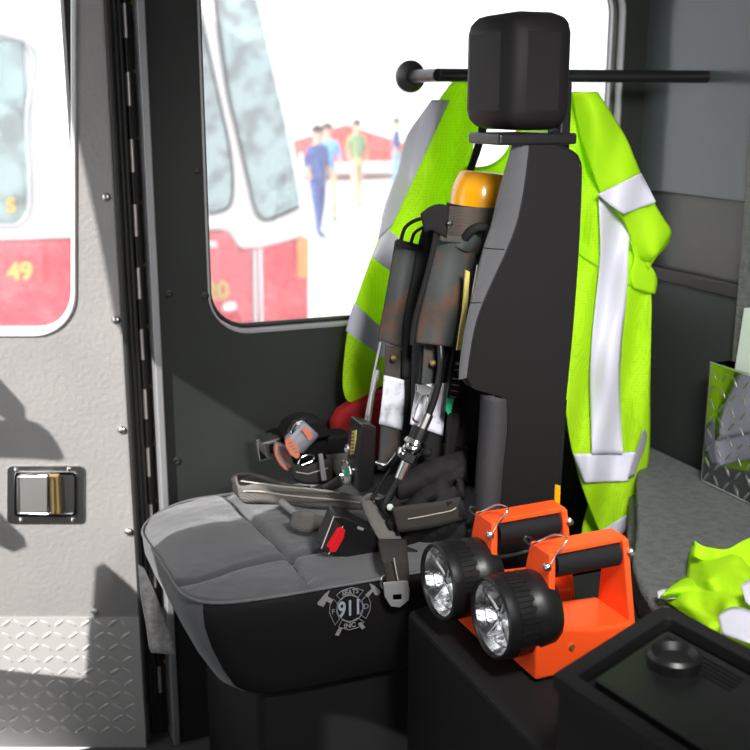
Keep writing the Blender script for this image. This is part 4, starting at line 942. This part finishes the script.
obj('wall', box(B(), (-20,42,-.9), (50,50,1.6)), 'truckwhite', hse); obj('roof', box(B(), (-20.5,41.5,1.6), (50.5,50.5,1.9)), 'paper', hse)
# ================================================================== ADDED LIGHT BLOCKERS (unseen): sun mask at left, near-side wall
bm = B(); plate_with_hole(bm, [(UP,a,b) for a,b in outer], [(UP,a,b) for a,b in hole], (-.03,0,0)); 
h2 = rrect(-.3, .42, 1.12, .92, .06, 6); plate_with_hole(bm, [(UP,a,b) for a,b in rays_to_rect(h2, -.45, 0, 1.25, 2.3)], [(UP,a,b) for a,b in h2], (-.03,0,0)); struct('wall_front', bm, 'wall')  # sun mask; low second opening added for light and lantern reflections
struct('wall_left', box(B(), (-.38,-.51,0), (.80,-.45,ZC)), 'wall')  # unseen wall added to keep skylight off the door
def shade(pts):
    bm = B(); poly(bm, [(UP-.01,*onpart(dp(x,y))) for x,y in pts], (-.02,0,0)); return bm
ab = thing('gear_rack', 'dark equipment rack fixed to the partition left of the door', 'rack', (UP,1.8,.9))  # added shadow casters, outlines projected back from the door shadows
obj('rack_arm', shade([(-60,300),(-20,352),(10,385),(28,405),(30,425),(-5,402),(-60,340)]), 'black', ab)
obj('rack_shell', shade([(-60,415),(0,415),(15,416),(33,418),(47,424),(58,437),(67,453),(69,462),(40,458),(0,455),(-60,455)][::1] if False else [(-60,417),(0,418),(30,418),(42,422),(54,432),(62,444),(68,457),(50,455),(0,453),(-60,453)]), 'black', ab)
obj('rack_foot', shade([(-60,470),(0,508),(14,523),(27,535),(30,545),(22,548),(5,540),(-60,505)]), 'black', ab)
# ================================================================== LIGHT
w = bpy.data.worlds.new('World'); scene.world = w; w.use_nodes = True; nt = w.node_tree
bg = nt.nodes['Background']; sk = nt.nodes.new('ShaderNodeTexSky'); sk.sky_type = 'HOSEK_WILKIE'; sk.turbidity = 6
sk.sun_direction = -SUN
mix = nt.nodes.new('ShaderNodeMix'); mix.data_type='RGBA'; mix.inputs['Factor'].default_value=.85; mix.inputs['B'].default_value=(.95,.97,1,1)
nt.links.new(sk.outputs[0], mix.inputs['A']); nt.links.new(mix.outputs['Result'], bg.inputs['Color']); bg.inputs['Strength'].default_value = 2.1
sl = bpy.data.lights.new('Sun','SUN'); sl.energy = 7.0; sl.angle = math.radians(.6); sl.color = (1,.97,.94)
so = bpy.data.objects.new('Sun', sl); C.objects.link(so); so.rotation_euler = SUN.to_track_quat('-Z','Y').to_euler()
dl = thing('dome_lamp', 'round white dome lamp on the cab ceiling behind the camera', 'lamp', (.64,.5,ZC-.02))  # unseen lamp added to brighten the vest, air pack and lanterns
obj('lamp_base', lathe(B(), (.64,.5,ZC), (0,0,-1), [(0,.12),(.012,.12),(.02,.105)], 40), 'chrome', dl, smooth=40)
obj('lamp_diffuser', lathe(B(), (.64,.5,ZC-.02), (0,0,-1), [(0,.10),(.01,.098),(.022,.07),(.028,0)], 40, cap=False), 'lampglow', dl, smooth=60)
al = bpy.data.lights.new('DomeLight','AREA'); al.shape='DISK'; al.size=.35; al.energy = 10; al.spread = math.radians(80); al.color=(1,.98,.95)
ao = bpy.data.objects.new('DomeLight', al); C.objects.link(ao); ao.location=(.64,.5,ZC-.06); ao.rotation_euler=(Vector((.48,1.12,-.85))).to_track_quat('-Z','Y').to_euler()
# ================================================================== CAMERA
cd = bpy.data.cameras.new('Camera'); cd.sensor_width = 36; cd.lens = 36*F/750; cd.clip_end = 300
cd.dof.use_dof = True; cd.dof.focus_distance = 1.68; cd.dof.aperture_fstop = 5
co = bpy.data.objects.new('Camera', cd); C.objects.link(co); co.location = CAM; co.rotation_euler = (math.pi/2-TH, 0, -YAW)
scene.camera = co
vs_ = scene.view_settings; vs_.view_transform='Standard'; vs_.look='None'; vs_.gamma=1; vs_.exposure=0
try: vs_.use_curve_mapping=False
except Exception: pass
